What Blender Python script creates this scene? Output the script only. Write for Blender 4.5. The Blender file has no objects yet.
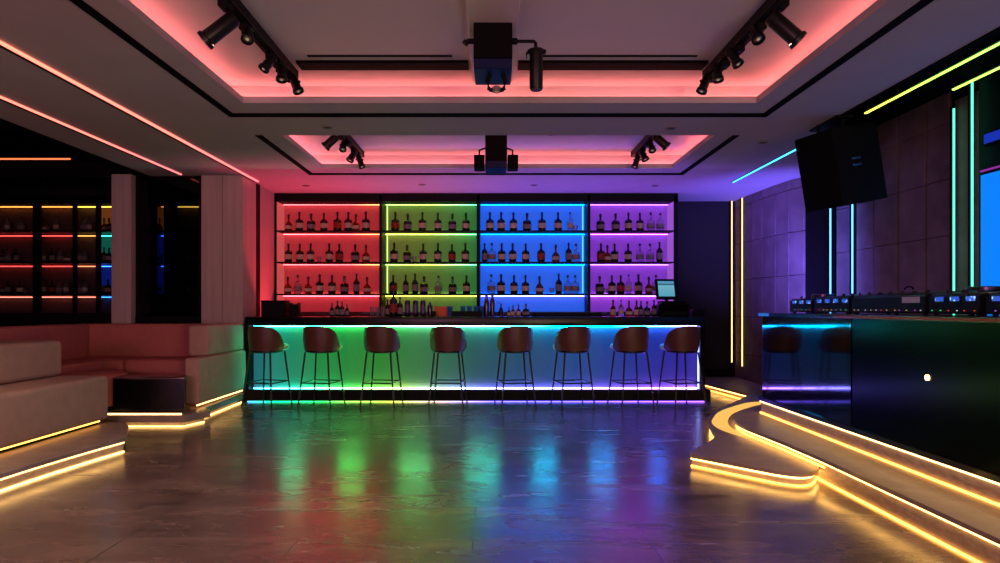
import bpy, bmesh, math, random
from mathutils import Vector, Matrix
random.seed(7)
PI = math.pi
C = bpy.context.scene.collection
SC = bpy.context.scene

# ---------------------------------------------------------------- camera, world, exposure
F = 667.0; CX = 492.0; HY = 308.0; CZ = 1.231
cam_d = bpy.data.cameras.new('camera'); cam = bpy.data.objects.new('camera', cam_d); C.objects.link(cam)
cam.location = (0, 0, CZ); cam.rotation_euler = (PI/2, 0, 0)
cam_d.sensor_width = 36; cam_d.lens = 36*F/1000
cam_d.shift_x = (500-CX)/1000; cam_d.shift_y = (HY-281.5)/1000
cam_d.clip_start = .05; cam_d.clip_end = 100
SC.camera = cam
w = bpy.data.worlds.new('world'); SC.world = w; w.use_nodes = True
w.node_tree.nodes['Background'].inputs[0].default_value = (.01, .008, .012, 1)
w.node_tree.nodes['Background'].inputs[1].default_value = .3
SC.view_settings.view_transform = 'Standard'; SC.view_settings.look = 'None'
SC.view_settings.gamma = 1; SC.view_settings.use_curve_mapping = False
SC.view_settings.exposure = 1.0
try:
    SC.cycles.use_denoising = True
    SC.cycles.sample_clamp_indirect = 6
    SC.cycles.caustics_reflective = False; SC.cycles.caustics_refractive = False
    SC.cycles.max_bounces = 10
except Exception: pass

def area(name, loc, target, sx, sy, power, col, spread=180):
    ld = bpy.data.lights.new(name, 'AREA'); ld.shape = 'RECTANGLE'; ld.size = sx; ld.size_y = sy; ld.energy = power; ld.color = col; ld.spread = math.radians(spread)
    lo = bpy.data.objects.new(name, ld); C.objects.link(lo); lo.location = loc
    lo.rotation_euler = (Vector(loc)-Vector(target)).to_track_quat('Z', 'Y').to_euler(); return lo
# unseen fill lamps added behind the viewer to brighten the room
area('added_fill_warm', (-2.5, -3.6, 1.7), (-1.5, 6, 2.2), 2.4, 1.2, 84, (1, .38, .62))
area('added_fill_amber', (3.0, -3.6, .9), (3.2, 5, 2.6), 1.2, 1.2, 85, (1, .68, .42))
area('added_fill_violet', (2.5, -3.6, 1.7), (2.0, 7, 2.4), 2.0, 1.2, 9, (.60, .35, 1))
# hidden colour fills added behind the bar and booth to tint ceiling and wall
area('added_bar_fill_red', (-2.55, 9.76, .96), (-2.55, 9.60, 3), 1.3, .06, 12, (1, .05, .08), 140)
area('added_bar_fill_rose', (-1.0, 9.76, .96), (-1.0, 9.60, 3), 1.2, .06, 8, (.7, .18, .5), 140)
area('added_bar_fill_blue', (.6, 9.76, .96), (.6, 9.60, 3), 1.3, .06, 9, (.22, .10, 1), 140)
area('added_bar_fill_violet', (2.1, 9.76, .96), (2.1, 9.60, 3), 1.2, .06, 9, (.28, .09, 1), 140)
area('added_booth_fill', (3.45, 7.3, .5), (4.10, 9.5, 2.3), .5, .2, 24, (.14, .10, 1), 62)

def lin(c):
    return tuple(((v/255)/12.92 if v/255 <= .04045 else ((v/255+.055)/1.055)**2.4) for v in c)

# ---------------------------------------------------------------- materials
def newmat(name):
    m = bpy.data.materials.new(name); m.use_nodes = True
    nt = m.node_tree; return m, nt, nt.nodes['Principled BSDF']
def mat(name, rgb, rough=.5, metal=0, noise=0, nscale=8, bump=0, bscale=60, spec=.5, trans=0, ior=1.45, coat=0, alpha=1, stretch=(1,1,1)):
    m, nt, b = newmat(name); L = nt.links
    col = lin(rgb)
    b.inputs['Base Color'].default_value = (*col, 1)
    b.inputs['Roughness'].default_value = rough; b.inputs['Metallic'].default_value = metal
    b.inputs['Specular IOR Level'].default_value = spec; b.inputs['IOR'].default_value = ior
    b.inputs['Transmission Weight'].default_value = trans; b.inputs['Coat Weight'].default_value = coat
    if noise or bump:
        tc = nt.nodes.new('ShaderNodeTexCoord'); mp = nt.nodes.new('ShaderNodeMapping')
        mp.inputs['Scale'].default_value = stretch; L.new(tc.outputs['Object'], mp.inputs['Vector'])
    if noise:
        n = nt.nodes.new('ShaderNodeTexNoise'); n.inputs['Scale'].default_value = nscale; n.inputs['Detail'].default_value = 5
        L.new(mp.outputs[0], n.inputs['Vector'])
        r = nt.nodes.new('ShaderNodeValToRGB')
        r.color_ramp.elements[0].position = .3; r.color_ramp.elements[1].position = .7
        r.color_ramp.elements[0].color = (*[v*(1-noise) for v in col], 1)
        r.color_ramp.elements[1].color = (*[min(1, v*(1+noise)) for v in col], 1)
        L.new(n.outputs['Fac'], r.inputs[0]); L.new(r.outputs[0], b.inputs['Base Color'])
    if bump:
        n2 = nt.nodes.new('ShaderNodeTexNoise'); n2.inputs['Scale'].default_value = bscale; n2.inputs['Detail'].default_value = 4
        L.new(mp.outputs[0], n2.inputs['Vector'])
        bp = nt.nodes.new('ShaderNodeBump'); bp.inputs['Strength'].default_value = bump; bp.inputs['Distance'].default_value = .01
        L.new(n2.outputs['Fac'], bp.inputs['Height']); L.new(bp.outputs[0], b.inputs['Normal'])
    return m
def emis(name, rgb, s, raw=False):
    m, nt, b = newmat(name)
    b.inputs['Base Color'].default_value = (.02, .02, .02, 1); b.inputs['Specular IOR Level'].default_value = .08
    b.inputs['Emission Color'].default_value = (*(rgb if raw else lin(rgb)), 1)
    b.inputs['Emission Strength'].default_value = s
    return m
def emis_ramp(name, axis, a, b_, stops, s):
    """LED tape or glowing panel that changes colour along its run (world position)."""
    m, nt, b = newmat(name); L = nt.links
    g = nt.nodes.new('ShaderNodeNewGeometry'); sp = nt.nodes.new('ShaderNodeSeparateXYZ')
    L.new(g.outputs['Position'], sp.inputs[0])
    mr = nt.nodes.new('ShaderNodeMapRange'); mr.inputs['From Min'].default_value = a; mr.inputs['From Max'].default_value = b_
    L.new(sp.outputs[axis], mr.inputs['Value'])
    r = nt.nodes.new('ShaderNodeValToRGB'); e = r.color_ramp.elements
    while len(e) < len(stops): e.new(.5)
    for k, (p, c) in enumerate(stops):
        e[k].position = (p-a)/(b_-a); e[k].color = (*c, 1)
    L.new(mr.outputs[0], r.inputs[0]); L.new(r.outputs[0], b.inputs['Emission Color'])
    b.inputs['Base Color'].default_value = (.02, .02, .02, 1); b.inputs['Specular IOR Level'].default_value = .08
    b.inputs['Emission Strength'].default_value = s
    return m
def glass_tint(name, t, rough=.02, ior=1.45):
    m, nt, b = newmat(name); L = nt.links; nt.nodes.remove(b)
    out = nt.nodes['Material Output']
    tr = nt.nodes.new('ShaderNodeBsdfTransparent'); tr.inputs[0].default_value = (*t, 1)
    gl = nt.nodes.new('ShaderNodeBsdfGlossy'); gl.inputs['Roughness'].default_value = rough
    fr = nt.nodes.new('ShaderNodeFresnel'); fr.inputs[0].default_value = ior
    mx = nt.nodes.new('ShaderNodeMixShader'); L.new(fr.outputs[0], mx.inputs[0]); L.new(tr.outputs[0], mx.inputs[1]); L.new(gl.outputs[0], mx.inputs[2])
    L.new(mx.outputs[0], out.inputs[0]); return m

def floor_mat():
    m, nt, b = newmat('marble_floor'); L = nt.links; N = nt.nodes.new
    g = N('ShaderNodeNewGeometry')
    mp = N('ShaderNodeMapping'); mp.inputs['Rotation'].default_value = (0, 0, .45); mp.inputs['Scale'].default_value = (.55, 1.8, 1)
    L.new(g.outputs['Position'], mp.inputs[0])
    n1 = N('ShaderNodeTexNoise'); n1.inputs['Scale'].default_value = 1.3; n1.inputs['Detail'].default_value = 8; n1.inputs['Distortion'].default_value = 1.4
    L.new(mp.outputs[0], n1.inputs['Vector'])
    r1 = N('ShaderNodeValToRGB'); e = r1.color_ramp.elements
    e[0].position = .30; e[0].color = (*lin((70, 58, 54)), 1); e[1].position = .72; e[1].color = (*lin((122, 104, 95)), 1)
    L.new(n1.outputs['Fac'], r1.inputs[0])
    # thin pale veins
    n2 = N('ShaderNodeTexNoise'); n2.inputs['Scale'].default_value = 1.7; n2.inputs['Detail'].default_value = 6; n2.inputs['Distortion'].default_value = 2.2
    L.new(mp.outputs[0], n2.inputs['Vector'])
    a1 = N('ShaderNodeMath'); a1.operation = 'SUBTRACT'; a1.inputs[1].default_value = .5; L.new(n2.outputs['Fac'], a1.inputs[0])
    a2 = N('ShaderNodeMath'); a2.operation = 'ABSOLUTE'; L.new(a1.outputs[0], a2.inputs[0])
    rv = N('ShaderNodeValToRGB'); ev = rv.color_ramp.elements; ev[0].position = 0; ev[0].color = (1, 1, 1, 1); ev[1].position = .022; ev[1].color = (0, 0, 0, 1)
    L.new(a2.outputs[0], rv.inputs[0])
    vm = N('ShaderNodeMath'); vm.operation = 'MULTIPLY'; vm.inputs[1].default_value = .13; L.new(rv.outputs[0], vm.inputs[0])
    mx = N('ShaderNodeMix'); mx.data_type = 'RGBA'; L.new(vm.outputs[0], mx.inputs[0]); L.new(r1.outputs[0], mx.inputs[6])
    mx.inputs[7].default_value = (*lin((168, 150, 136)), 1)
    # tile joints
    sp = N('ShaderNodeSeparateXYZ'); L.new(g.outputs['Position'], sp.inputs[0])
    js = []
    for ax, off, pitch in ((0, -.1, .93), (1, 3.70, .95)):
        s = N('ShaderNodeMath'); s.operation = 'SUBTRACT'; s.inputs[1].default_value = off; L.new(sp.outputs[ax], s.inputs[0])
        p = N('ShaderNodeMath'); p.operation = 'PINGPONG'; p.inputs[1].default_value = pitch/2; L.new(s.outputs[0], p.inputs[0])
        l = N('ShaderNodeMath'); l.operation = 'LESS_THAN'; l.inputs[1].default_value = .0028; L.new(p.outputs[0], l.inputs[0]); js.append(l)
    mxj = N('ShaderNodeMath'); mxj.operation = 'MAXIMUM'; L.new(js[0].outputs[0], mxj.inputs[0]); L.new(js[1].outputs[0], mxj.inputs[1])
    m2 = N('ShaderNodeMix'); m2.data_type = 'RGBA'; L.new(mxj.outputs[0], m2.inputs[0]); L.new(mx.outputs[2], m2.inputs[6]); m2.inputs[7].default_value = (.01, .008, .008, 1)
    L.new(m2.outputs[2], b.inputs['Base Color'])
    n3 = N('ShaderNodeTexNoise'); n3.inputs['Scale'].default_value = 2.3; n3.inputs['Detail'].default_value = 7; n3.inputs['Distortion'].default_value = 1.2
    L.new(mp.outputs[0], n3.inputs['Vector'])
    rr = N('ShaderNodeMapRange'); rr.inputs['From Min'].default_value = .3; rr.inputs['From Max'].default_value = .7
    rr.inputs['To Min'].default_value = .17; rr.inputs['To Max'].default_value = .30; L.new(n3.outputs['Fac'], rr.inputs['Value'])
    L.new(rr.outputs[0], b.inputs['Roughness'])
    b.inputs['IOR'].default_value = 1.6; b.inputs['Specular IOR Level'].default_value = .8
    bp = N('ShaderNodeBump'); bp.inputs['Strength'].default_value = .03; bp.inputs['Distance'].default_value = .01
    L.new(n3.outputs['Fac'], bp.inputs['Height']); L.new(bp.outputs[0], b.inputs['Normal'])
    return m

M = {}
M['floor'] = floor_mat()
M['ceil'] = mat('ceiling_plaster', (178, 170, 172), .75, noise=.04, nscale=3)
M['cove'] = mat('cove_plaster', (205, 198, 200), .7)
M['pillar'] = mat('pillar_plaster', (176, 160, 152), .6, noise=.10, nscale=3, stretch=(6, 6, .4))
M['panel'] = mat('stone_wall_panel', (120, 104, 100), .55, noise=.22, nscale=4, spec=.2, bump=.15, bscale=25)
M['black'] = mat('black_satin', (7, 6, 7), .55, spec=.15)
M['matblack'] = mat('black_matt', (5, 4, 5), .9, spec=.1)
M['plinth'] = mat('black_plinth', (6, 5, 6), .6, spec=.15)
M['topstone'] = mat('black_countertop', (8, 7, 8), .3, spec=.35)
M['blackmetal'] = mat('black_powder_metal', (15, 14, 15), .4, metal=.3)
M['gloss'] = mat('black_gloss', (6, 5, 6), .06, ior=1.6, spec=.6)
M['gloss2'] = mat('black_gloss_smoked', (6, 4, 4), .18, ior=1.3, spec=.1)
M['darkwall'] = mat('dark_wall_paint', (15, 12, 11), .7, noise=.1, nscale=5)
M['sofa'] = mat('taupe_leather', (176, 146, 128), .68, spec=.2, noise=.06, nscale=10, bump=.12, bscale=90)
M['sofa2'] = mat('dark_mauve_leather', (178, 108, 96), .6, spec=.25, noise=.06, nscale=10, bump=.12, bscale=90)
M['step'] = mat('grey_stone_step', (150, 134, 118), .38, noise=.2, nscale=6, bump=.05, bscale=30)
M['riser'] = mat('travertine_riser', (176, 160, 140), .5, noise=.2, nscale=14, bump=.2, bscale=40, stretch=(1, 1, 3))
M['tablegloss'] = mat('black_table_lacquer', (5, 5, 8), .35, spec=.25)
M['deck'] = mat('dark_stage_deck', (40, 32, 30), .15, noise=.3, nscale=3, ior=1.5)
M['barpanel'] = None
M['shelfback'] = mat('shelf_back_panel', (160, 156, 158), .6)
M['stoolshell'] = mat('brown_leather_shell', (84, 46, 38), .45, bump=.08, bscale=120)
M['stoolseat'] = mat('taupe_seat_leather', (165, 145, 140), .5)
M['glassdark'] = mat('dark_bottle_glass', (22, 9, 6), .08, ior=1.5)
M['glassgreen'] = mat('olive_bottle_glass', (18, 24, 12), .08, ior=1.5)
M['glassamber'] = mat('amber_bottle_glass', (150, 70, 30), .05, trans=.6, ior=1.3)
M['glassclear'] = mat('clear_bottle_glass', (225, 225, 230), .05, trans=.85, ior=1.25)
M['paper'] = mat('cream_paper_label', (196, 176, 150), .7, noise=.15, nscale=60)
M['paperred'] = mat('red_paper_label', (150, 44, 36), .7)
M['papergrey'] = mat('grey_paper_label', (130, 120, 120), .7)
M['cap'] = mat('black_bottle_cap', (14, 10, 10), .4)
M['steel'] = mat('brushed_steel', (150, 146, 150), .28, metal=1)
M['gunmetal'] = mat('gunmetal_steel', (84, 74, 92), .3, metal=1)
M['blueglass'] = mat('blue_tumbler_glass', (60, 130, 220), .08, trans=.5, ior=1.3)
M['orange'] = mat('orange_card', (214, 104, 52), .6)
M['speakergrille'] = mat('speaker_grille', (8, 6, 7), .8, spec=.1, bump=.4, bscale=200)
M['speakerbox'] = mat('speaker_cabinet_paint', (4, 3, 4), .8, spec=.15, bump=.2, bscale=200)
M['projblue'] = mat('blue_light_painted_housing', (14, 22, 66), .5, spec=.2)  # blue light on the lower housings, put into their base colour
M['lens'] = mat('lamp_lens_glass', (120, 120, 120), .1, metal=.3)
M['smoke'] = glass_tint('smoked_glass', (.88, .86, .88))
M['smokedark'] = glass_tint('dark_smoked_glass', (.45, .45, .5))
M['whiteplate'] = mat('pale_name_plate', (190, 190, 200), .5)

# ---------------------------------------------------------------- mesh helpers
class MB:
    def __init__(s): s.bm = bmesh.new()
    def box(s, x0, y0, z0, x1, y1, z1, bev=0, seg=2):
        t = bmesh.new(); bmesh.ops.create_cube(t, size=1)
        for v in t.verts: v.co = Vector(((x0+x1)/2+v.co.x*(x1-x0), (y0+y1)/2+v.co.y*(y1-y0), (z0+z1)/2+v.co.z*(z1-z0)))
        if bev: bmesh.ops.bevel(t, geom=t.edges[:], offset=bev, segments=seg, profile=.5, affect='EDGES')
        return s.merge(t)
    def merge(s, t, M4=None):
        if M4 is not None: t.transform(M4)
        me = bpy.data.meshes.new('tmp'); t.to_mesh(me); t.free(); s.bm.from_mesh(me); bpy.data.meshes.remove(me); return s
    def obox(s, M4, sx, sy, sz, bev=0, seg=2):
        t = bmesh.new(); bmesh.ops.create_cube(t, size=1)
        for v in t.verts: v.co = Vector((v.co.x*sx, v.co.y*sy, v.co.z*sz))
        if bev: bmesh.ops.bevel(t, geom=t.edges[:], offset=bev, segments=seg, profile=.5, affect='EDGES')
        return s.merge(t, M4)
    def prism(s, poly, z0, z1, bev=0):
        t = bmesh.new(); a = [t.verts.new((x, y, z0)) for x, y in poly]; b = [t.verts.new((x, y, z1)) for x, y in poly]
        n = len(poly)
        t.faces.new(a[::-1]); top = t.faces.new(b)
        for i in range(n): t.faces.new((a[i], a[(i+1) % n], b[(i+1) % n], b[i]))
        bmesh.ops.recalc_face_normals(t, faces=t.faces[:])
        if bev: bmesh.ops.bevel(t, geom=list(top.edges), offset=bev, segments=2, profile=.5, affect='EDGES')
        return s.merge(t)
    def lathe(s, prof, n=20, M4=None):
        t = bmesh.new(); rings = []
        for r, z in prof:
            if r < 1e-6: rings.append([t.verts.new((0, 0, z))])
            else: rings.append([t.verts.new((r*math.cos(2*PI*k/n), r*math.sin(2*PI*k/n), z)) for k in range(n)])
        for a, b in zip(rings, rings[1:]):
            for k in range(n):
                k2 = (k+1) % n
                if len(a) == 1 and len(b) == 1: continue
                if len(a) == 1: t.faces.new((a[0], b[k2], b[k]))
                elif len(b) == 1: t.faces.new((a[k], a[k2], b[0]))
                else: t.faces.new((a[k], a[k2], b[k2], b[k]))
        bmesh.ops.recalc_face_normals(t, faces=t.faces[:])
        return s.merge(t, M4)
    def cyl(s, p0, p1, r0, r1=None, n=14):
        r1 = r0 if r1 is None else r1
        p0 = Vector(p0); p1 = Vector(p1); d = p1-p0
        q = d.to_track_quat('Z', 'Y').to_matrix().to_4x4()
        return s.lathe([(0, 0), (r0, 0), (r1, d.length), (0, d.length)], n, Matrix.Translation(p0) @ q)
    def tube(s, pts, r, n=8, closed=False):
        t = bmesh.new(); pts = [Vector(p) for p in pts]; rings = []; N = len(pts)
        for i, p in enumerate(pts):
            a = pts[i-1] if (i > 0 or closed) else p; b = pts[(i+1) % N] if (i < N-1 or closed) else p
            d = (b-a).normalized(); q = d.to_track_quat('Z', 'Y').to_matrix()
            rings.append([t.verts.new(p + q @ Vector((r*math.cos(2*PI*k/n), r*math.sin(2*PI*k/n), 0))) for k in range(n)])
        prs = list(zip(rings, rings[1:])) + ([(rings[-1], rings[0])] if closed else [])
        for a, b in prs:
            for k in range(n): t.faces.new((a[k], a[(k+1) % n], b[(k+1) % n], b[k]))
        if not closed: t.faces.new(rings[0][::-1]); t.faces.new(rings[-1])
        bmesh.ops.recalc_face_normals(t, faces=t.faces[:])
        return s.merge(t)
    def ribbon(s, path, z0, z1, th):
        """vertical ribbon with thickness along an xy path (offset to the left side by th)"""
        n = len(path); P = [Vector((x, y)) for x, y in path]; off = []
        for i in range(n):
            a = P[max(0, i-1)]; b = P[min(n-1, i+1)]; d = (b-a).normalized(); off.append(P[i]+Vector((-d.y, d.x))*th)
        t = bmesh.new()
        A = [t.verts.new((p.x, p.y, z0)) for p in P]; B = [t.verts.new((p.x, p.y, z1)) for p in P]
        A2 = [t.verts.new((p.x, p.y, z0)) for p in off]; B2 = [t.verts.new((p.x, p.y, z1)) for p in off]
        for i in range(n-1):
            t.faces.new((A[i], A[i+1], B[i+1], B[i])); t.faces.new((A2[i+1], A2[i], B2[i], B2[i+1]))
            t.faces.new((B[i], B[i+1], B2[i+1], B2[i])); t.faces.new((A[i+1], A[i], A2[i], A2[i+1]))
        t.faces.new((A[0], B[0], B2[0], A2[0])); t.faces.new((A[-1], A2[-1], B2[-1], B[-1]))
        bmesh.ops.recalc_face_normals(t, faces=t.faces[:])
        return s.merge(t)
def smooth(bm, ang=38):
    for f in bm.faces: f.smooth = True
    for e in bm.edges:
        if len(e.link_faces) == 2 and e.calc_face_angle(0) > math.radians(ang): e.smooth = False

def tag(o, label=None, cat=None, group=None, kind=None):
    if label: o['label'] = label
    if cat: o['category'] = cat
    if group: o['group'] = group
    if kind: o['kind'] = kind
    return o
def obj(name, mb, m, parent=None, world=True, label=None, origin=None):
    """one mesh object; world=True: the mesh was written in room coordinates"""
    smooth(mb.bm)
    if parent is not None and world:
        root = parent
        off = Vector((0, 0, 0))
        while root is not None: off += root.location; root = root.parent
        mb.bm.transform(Matrix.Translation(-off))
    elif parent is None and origin is not None:
        mb.bm.transform(Matrix.Translation(-Vector(origin)))
    me = bpy.data.meshes.new(name); mb.bm.to_mesh(me); mb.bm.free(); me.materials.append(m)
    o = bpy.data.objects.new(name, me); C.objects.link(o)
    if parent is not None: o.parent = parent
    elif origin is not None: o.location = origin
    if label: o['label'] = label
    return o
def thing(name, label, cat, loc=(0, 0, 0), rotz=0, group=None):
    o = bpy.data.objects.new(name, None); C.objects.link(o); o.location = loc; o.rotation_euler = (0, 0, rotz)
    o.empty_display_size = .1
    return tag(o, label, cat, group)
def struct(name, mb, m, parent=None):
    o = obj(name, mb, m, parent)
    if parent is None: o['kind'] = 'structure'
    return o
def kids(o): return [x for x in bpy.data.objects if x.parent == o]
TREE = {}
def copy_tree(o, parent=None):
    if o.name not in TREE: TREE[o.name] = kids(o)
    c = o.copy(); C.objects.link(c); c.parent = parent
    for ch in TREE[o.name]: copy_tree(ch, c)
    return c
ORD = ['first', 'second', 'third', 'fourth', 'fifth', 'sixth', 'seventh', 'eighth', 'ninth', 'tenth', 'eleventh', 'twelfth', 'thirteenth', 'fourteenth', 'fifteenth', 'sixteenth']
def W(px, py, Y): return ((px-CX)/F*Y, Y, CZ-(py-HY)/F*Y)

H = 2.99; H2 = 3.20
# ---------------------------------------------------------------- room shell
struct('floor', MB().box(-8.2, -4.2, -.1, 5.2, 11.3, 0), M['floor'])
# ceiling: two rectangular coves cut out
XL, XR = -2.14, 2.27; C1 = (-1.0, 5.72); C2 = (6.79, 8.39); TH = .055
cb = MB()
cb.box(-4.56, -4.2, H, XL, 11.3, H+TH)
cb.box(XL, -4.2, H, XR, C1[0], H+TH)
cb.box(XL, C1[1], H, XR, C2[0], H+TH)
cb.box(XL, C2[1], H, XR, 11.3, H+TH)
cb.prism([(XR, -4.2), (3.2, -4.2), (3.2, 6.5), (4.9, 8.55), (4.9, 11.3), (XR, 11.3)], H, H+TH)
ceil = struct('ceiling', cb, M['ceil'])
for (y0, y1) in (C1, C2):      # raised cove trays: vertical sides and upper ceiling
    s = .20; b = MB(); x0, x1, a0, a1 = XL-s, XR+s, y0-s, y1+s
    b.box(x0-.05, a0-.05, H2, x1+.05, a1+.05, H2+.05)
    b.box(x0-.05, a0-.05, H+TH, x0, a1+.05, H2); b.box(x1, a0-.05, H+TH, x1+.05, a1+.05, H2)
    b.box(x0, a1, H+TH, x1, a1+.05, H2); b.box(x0, a0-.05, H+TH, x1, a0, H2)
    obj('cove_tray', b, M['cove'], ceil)
covep = (1.0, .22, .20)
M['cove1'] = emis('cove_led_pink', covep, 8, raw=True)
M['cove2'] = emis('cove_led_rose', (1.0, .20, .22), 8, raw=True)
for (y0, y1), mm in ((C1, M['cove1']), (C2, M['cove2'])):
    z = H+TH; d = .18
    for bx in ((XL-d, y0-d, XL-d+.025, y1+d), (XR+d-.025, y0-d, XR+d, y1+d), (XL-d, y1+d-.025, XR+d, y1+d), (XL-d, y0-d, XR+d, y0-d+.025)):
        obj('cove_light', MB().box(bx[0], bx[1], z, bx[2], bx[3], z+.012), mm, ceil)
# black shadow-gap trim round the coves (three sides each)
def ugap(y0, y1, g, wd):
    a, c, b_ = XL-.24, XR+.20, y1
    b = MB(); z0, z1 = H-.006, H+.01
    b.box(a-.03, y0, z0, a+.04, b_+.40, z1); b.box(c-.02, y0, z0, c+.05, b_+.40, z1); b.box(a-.03, b_+.30, z0, c+.05, b_+.41, z1)
    return b
struct('trim_1', ugap(-1, C1[1], 0, 0), M['matblack'])
struct('trim_2', ugap(C2[0], C2[1], 0, 0), M['matblack'])
# black linear slots in the upper ceiling of the front cove
def slot(x0, x1):
    return MB().box(x0, 5.30, H2-.02, x1, 5.47, H2).box(x0+.12, 5.19, H2-.006, x1-.12, 5.22, H2)
tag(obj('linear_slot_diffuser', slot(-1.56, -.19), M['matblack'], origin=(-.9, 5.4, H2)), 'long black linear ceiling slot left of the front projector', 'vent', 'linear ceiling slots')
tag(obj('linear_slot_diffuser', slot(.21, 1.72), M['matblack'], origin=(.9, 5.4, H2)), 'long black linear ceiling slot right of the front projector', 'vent', 'linear ceiling slots')
# walls
struct('wall_back', MB().box(-8.2, 11.0, 0, 4.1, 11.2, 3.7), M['darkwall'])
struct('wall_left', MB().box(-8.2, -4.2, 0, -8.0, 11.2, 3.7), M['matblack'])
struct('wall_front', MB().box(-8.2, -4.3, 0, 5.2, -4.1, 3.7), M['darkwall'])
struct('trim_3', MB().box(-4.62, -4.2, H-.01, -4.555, 11.0, 3.7), M['matblack'])         # fascia of the dark left alcove
struct('trim_4', MB().box(-8.2, -4.2, 3.62, -4.6, 11.2, 3.7), M['matblack'])              # alcove ceiling
struct('trim_5', MB().prism([(3.15, -4.2), (5.2, -4.2), (5.2, 8.8), (4.9, 8.6), (3.15, 6.5)], 3.42, 3.5), M['matblack'])  # raised black ceiling, right
struct('trim_6', MB().ribbon([(3.2, -4.2), (3.2, 6.5), (4.9, 8.55)], H-.012, 3.42, .03), M['matblack'])
struct('baseboard_back', MB().box(2.9, 10.96, .10, 4.0, 11.0, .24), M['black'])
# right wall: curved far part, recess, near part, made of stone panels on a black backing
rw = MB(); ra = MB()
def panelrun(pts, zs, gap=.012, th=.035, vg=1):
    for (p, q) in zip(pts, pts[1:]):
        p = Vector((*p, 0)); q = Vector((*q, 0)); d = (q-p); L_ = d.length; ang = math.atan2(d.y, d.x)
        for z0, z1 in zip(zs, zs[1:]):
            Mx = Matrix.Translation(((p+q)/2+Vector((0, 0, (z0+z1)/2)))) @ Matrix.Rotation(ang, 4, 'Z')
            rw.obox(Mx, L_-gap*vg, th, z1-z0-gap*.6, .003, 1)
        Mx = Matrix.Translation((p+q)/2+Vector((0, 0, (zs[0]+zs[-1])/2))) @ Matrix.Rotation(ang, 4, 'Z') @ Matrix.Translation((0, -.03 if ang > 0 else .03, 0))
        ra.obox(Mx, L_+.004, .02, zs[-1]-zs[0])
far = [(4.01, 11.0), (4.015, 10.55), (4.02, 10.23), (4.04, 9.93), (4.07, 9.54), (4.11, 9.20), (4.19, 8.93)]
panelrun(far, [0, .50, 1.09, 1.68, 2.27, 2.86, 2.99])
panelrun([(4.60, 8.88), (4.61, 8.50)], [0, .82, 1.39, 1.96, 2.53, 3.09, 3.40])
near = [(4.60, 8.40), (4.60, 8.01), (4.60, 7.53), (4.60, 7.045), (4.60, 6.68)]
panelrun(near, [0, .82, 1.39, 1.96, 2.53, 3.09, 3.40], vg=2.4)
wr = struct('wall_right', rw, M['panel'])
obj('backing', ra, M['matblack'], wr)
obj('recess_panel', MB().box(4.20, 8.92, 0, 4.66, 8.96, 3.4).box(4.60, 8.40, 0, 4.70, 8.50, 3.4).box(4.64, 6.3, 0, 4.70, 6.7, 3.4).box(4.60, -4.2, 0, 4.75, 6.3, 3.5), M['black'], wr)
obj('recess_facing', MB().box(4.625, 6.34, 0, 4.645, 6.66, 3.3), M['panel'], wr)
# pillars
struct('wall_center', MB().box(-5.00, 8.76, 0, -4.74, 9.2, H, .004, 1), M['pillar'])
pl = MB().box(-3.85, 8.83, 0, -3.575, 9.33, H, .004, 1).box(-3.57, 8.83, 0, -3.30, 9.33, H, .004, 1).box(-3.85, 9.55, 0, -3.33, 10.2, H)
struct('wall_side', pl, M['pillar'])
struct('trim_7', MB().box(-3.6, 9.33, 0, -3.32, 9.55, H), M['black'])

# ---------------------------------------------------------------- LED tapes on ceiling and walls
def strip(name, mb, m, label, group=None, housing=None, origin=None):
    t = thing(name, label, 'light strip', origin, 0, group)
    obj('diffuser', mb, m, t)
    if housing: obj('channel', housing, M['black'], t)
    return t
M['pinkline'] = emis_ramp('led_line_pink', 1, 3, 9.3, [(3, (1, .22, .12)), (6.2, (1, .17, .12)), (9.3, (1, .12, .14))], 1.5)
zc = H-.004
strip('led_light_strip', MB().box(-3.258, 1, zc-.010, -3.226, 9.24, zc), M['pinkline'], 'long pink light strip in the ceiling ending at the pale pillar', 'pink ceiling strips',
      MB().box(-3.30, 1, zc-.006, -3.262, 9.24, zc+.002), (-3.24, 5, H))
strip('led_light_strip', MB().box(-4.092, 1, zc-.010, -4.066, 8.75, zc), M['pinkline'], 'outer pink ceiling light strip above the sofas, nearest the dark shelves', 'pink ceiling strips',
      MB().box(-4.14, 1, zc-.006, -4.095, 8.75, zc+.002), (-4.08, 5, H))
M['limeline'] = emis_ramp('led_line_lime', 1, 3, 9.3, [(3, (.14, .8, .10)), (5.0, (.30, .8, .06)), (6.1, (.65, .65, .05)), (6.6, (.3, .7, .3)), (7.0, (.05, .45, 1)), (9.3, (.03, .35, 1))], 2.6)
strip('led_light_strip', MB().box(3.35, 6.7, zc-.008, 3.37, 9.3, zc), M['limeline'], 'blue light strip in the ceiling left of the hung loudspeaker', 'right ceiling strips',
      MB().box(3.33, 6.7, zc, 3.39, 9.3, zc+.03), (3.36, 8, H))
strip('led_light_strip', MB().box(3.35, 1, zc-.008, 3.37, 6.0, zc), M['limeline'], 'long lime green light strip at the edge of the ceiling above the loudspeaker', 'right ceiling strips',
      MB().box(3.33, 1, zc, 3.39, 6.0, zc+.03), (3.36, 4, H))
strip('led_light_strip', MB().box(3.69, 1, zc-.008, 3.71, 5.35, zc), M['limeline'], 'shorter lime green light strip under the black ceiling at the right edge', 'right ceiling strips',
      MB().box(3.67, 1, zc, 3.73, 5.35, zc+.03), (3.70, 4, H))
M['warmline'] = emis('led_line_warm', (1, .60, .20), 1.3, raw=True)
M['cyanline'] = emis('led_line_cyan', (.08, .38, 1), 2.2, raw=True)
M['greenline'] = emis('led_line_green', (.08, .75, .42), 1.4, raw=True)
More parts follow.
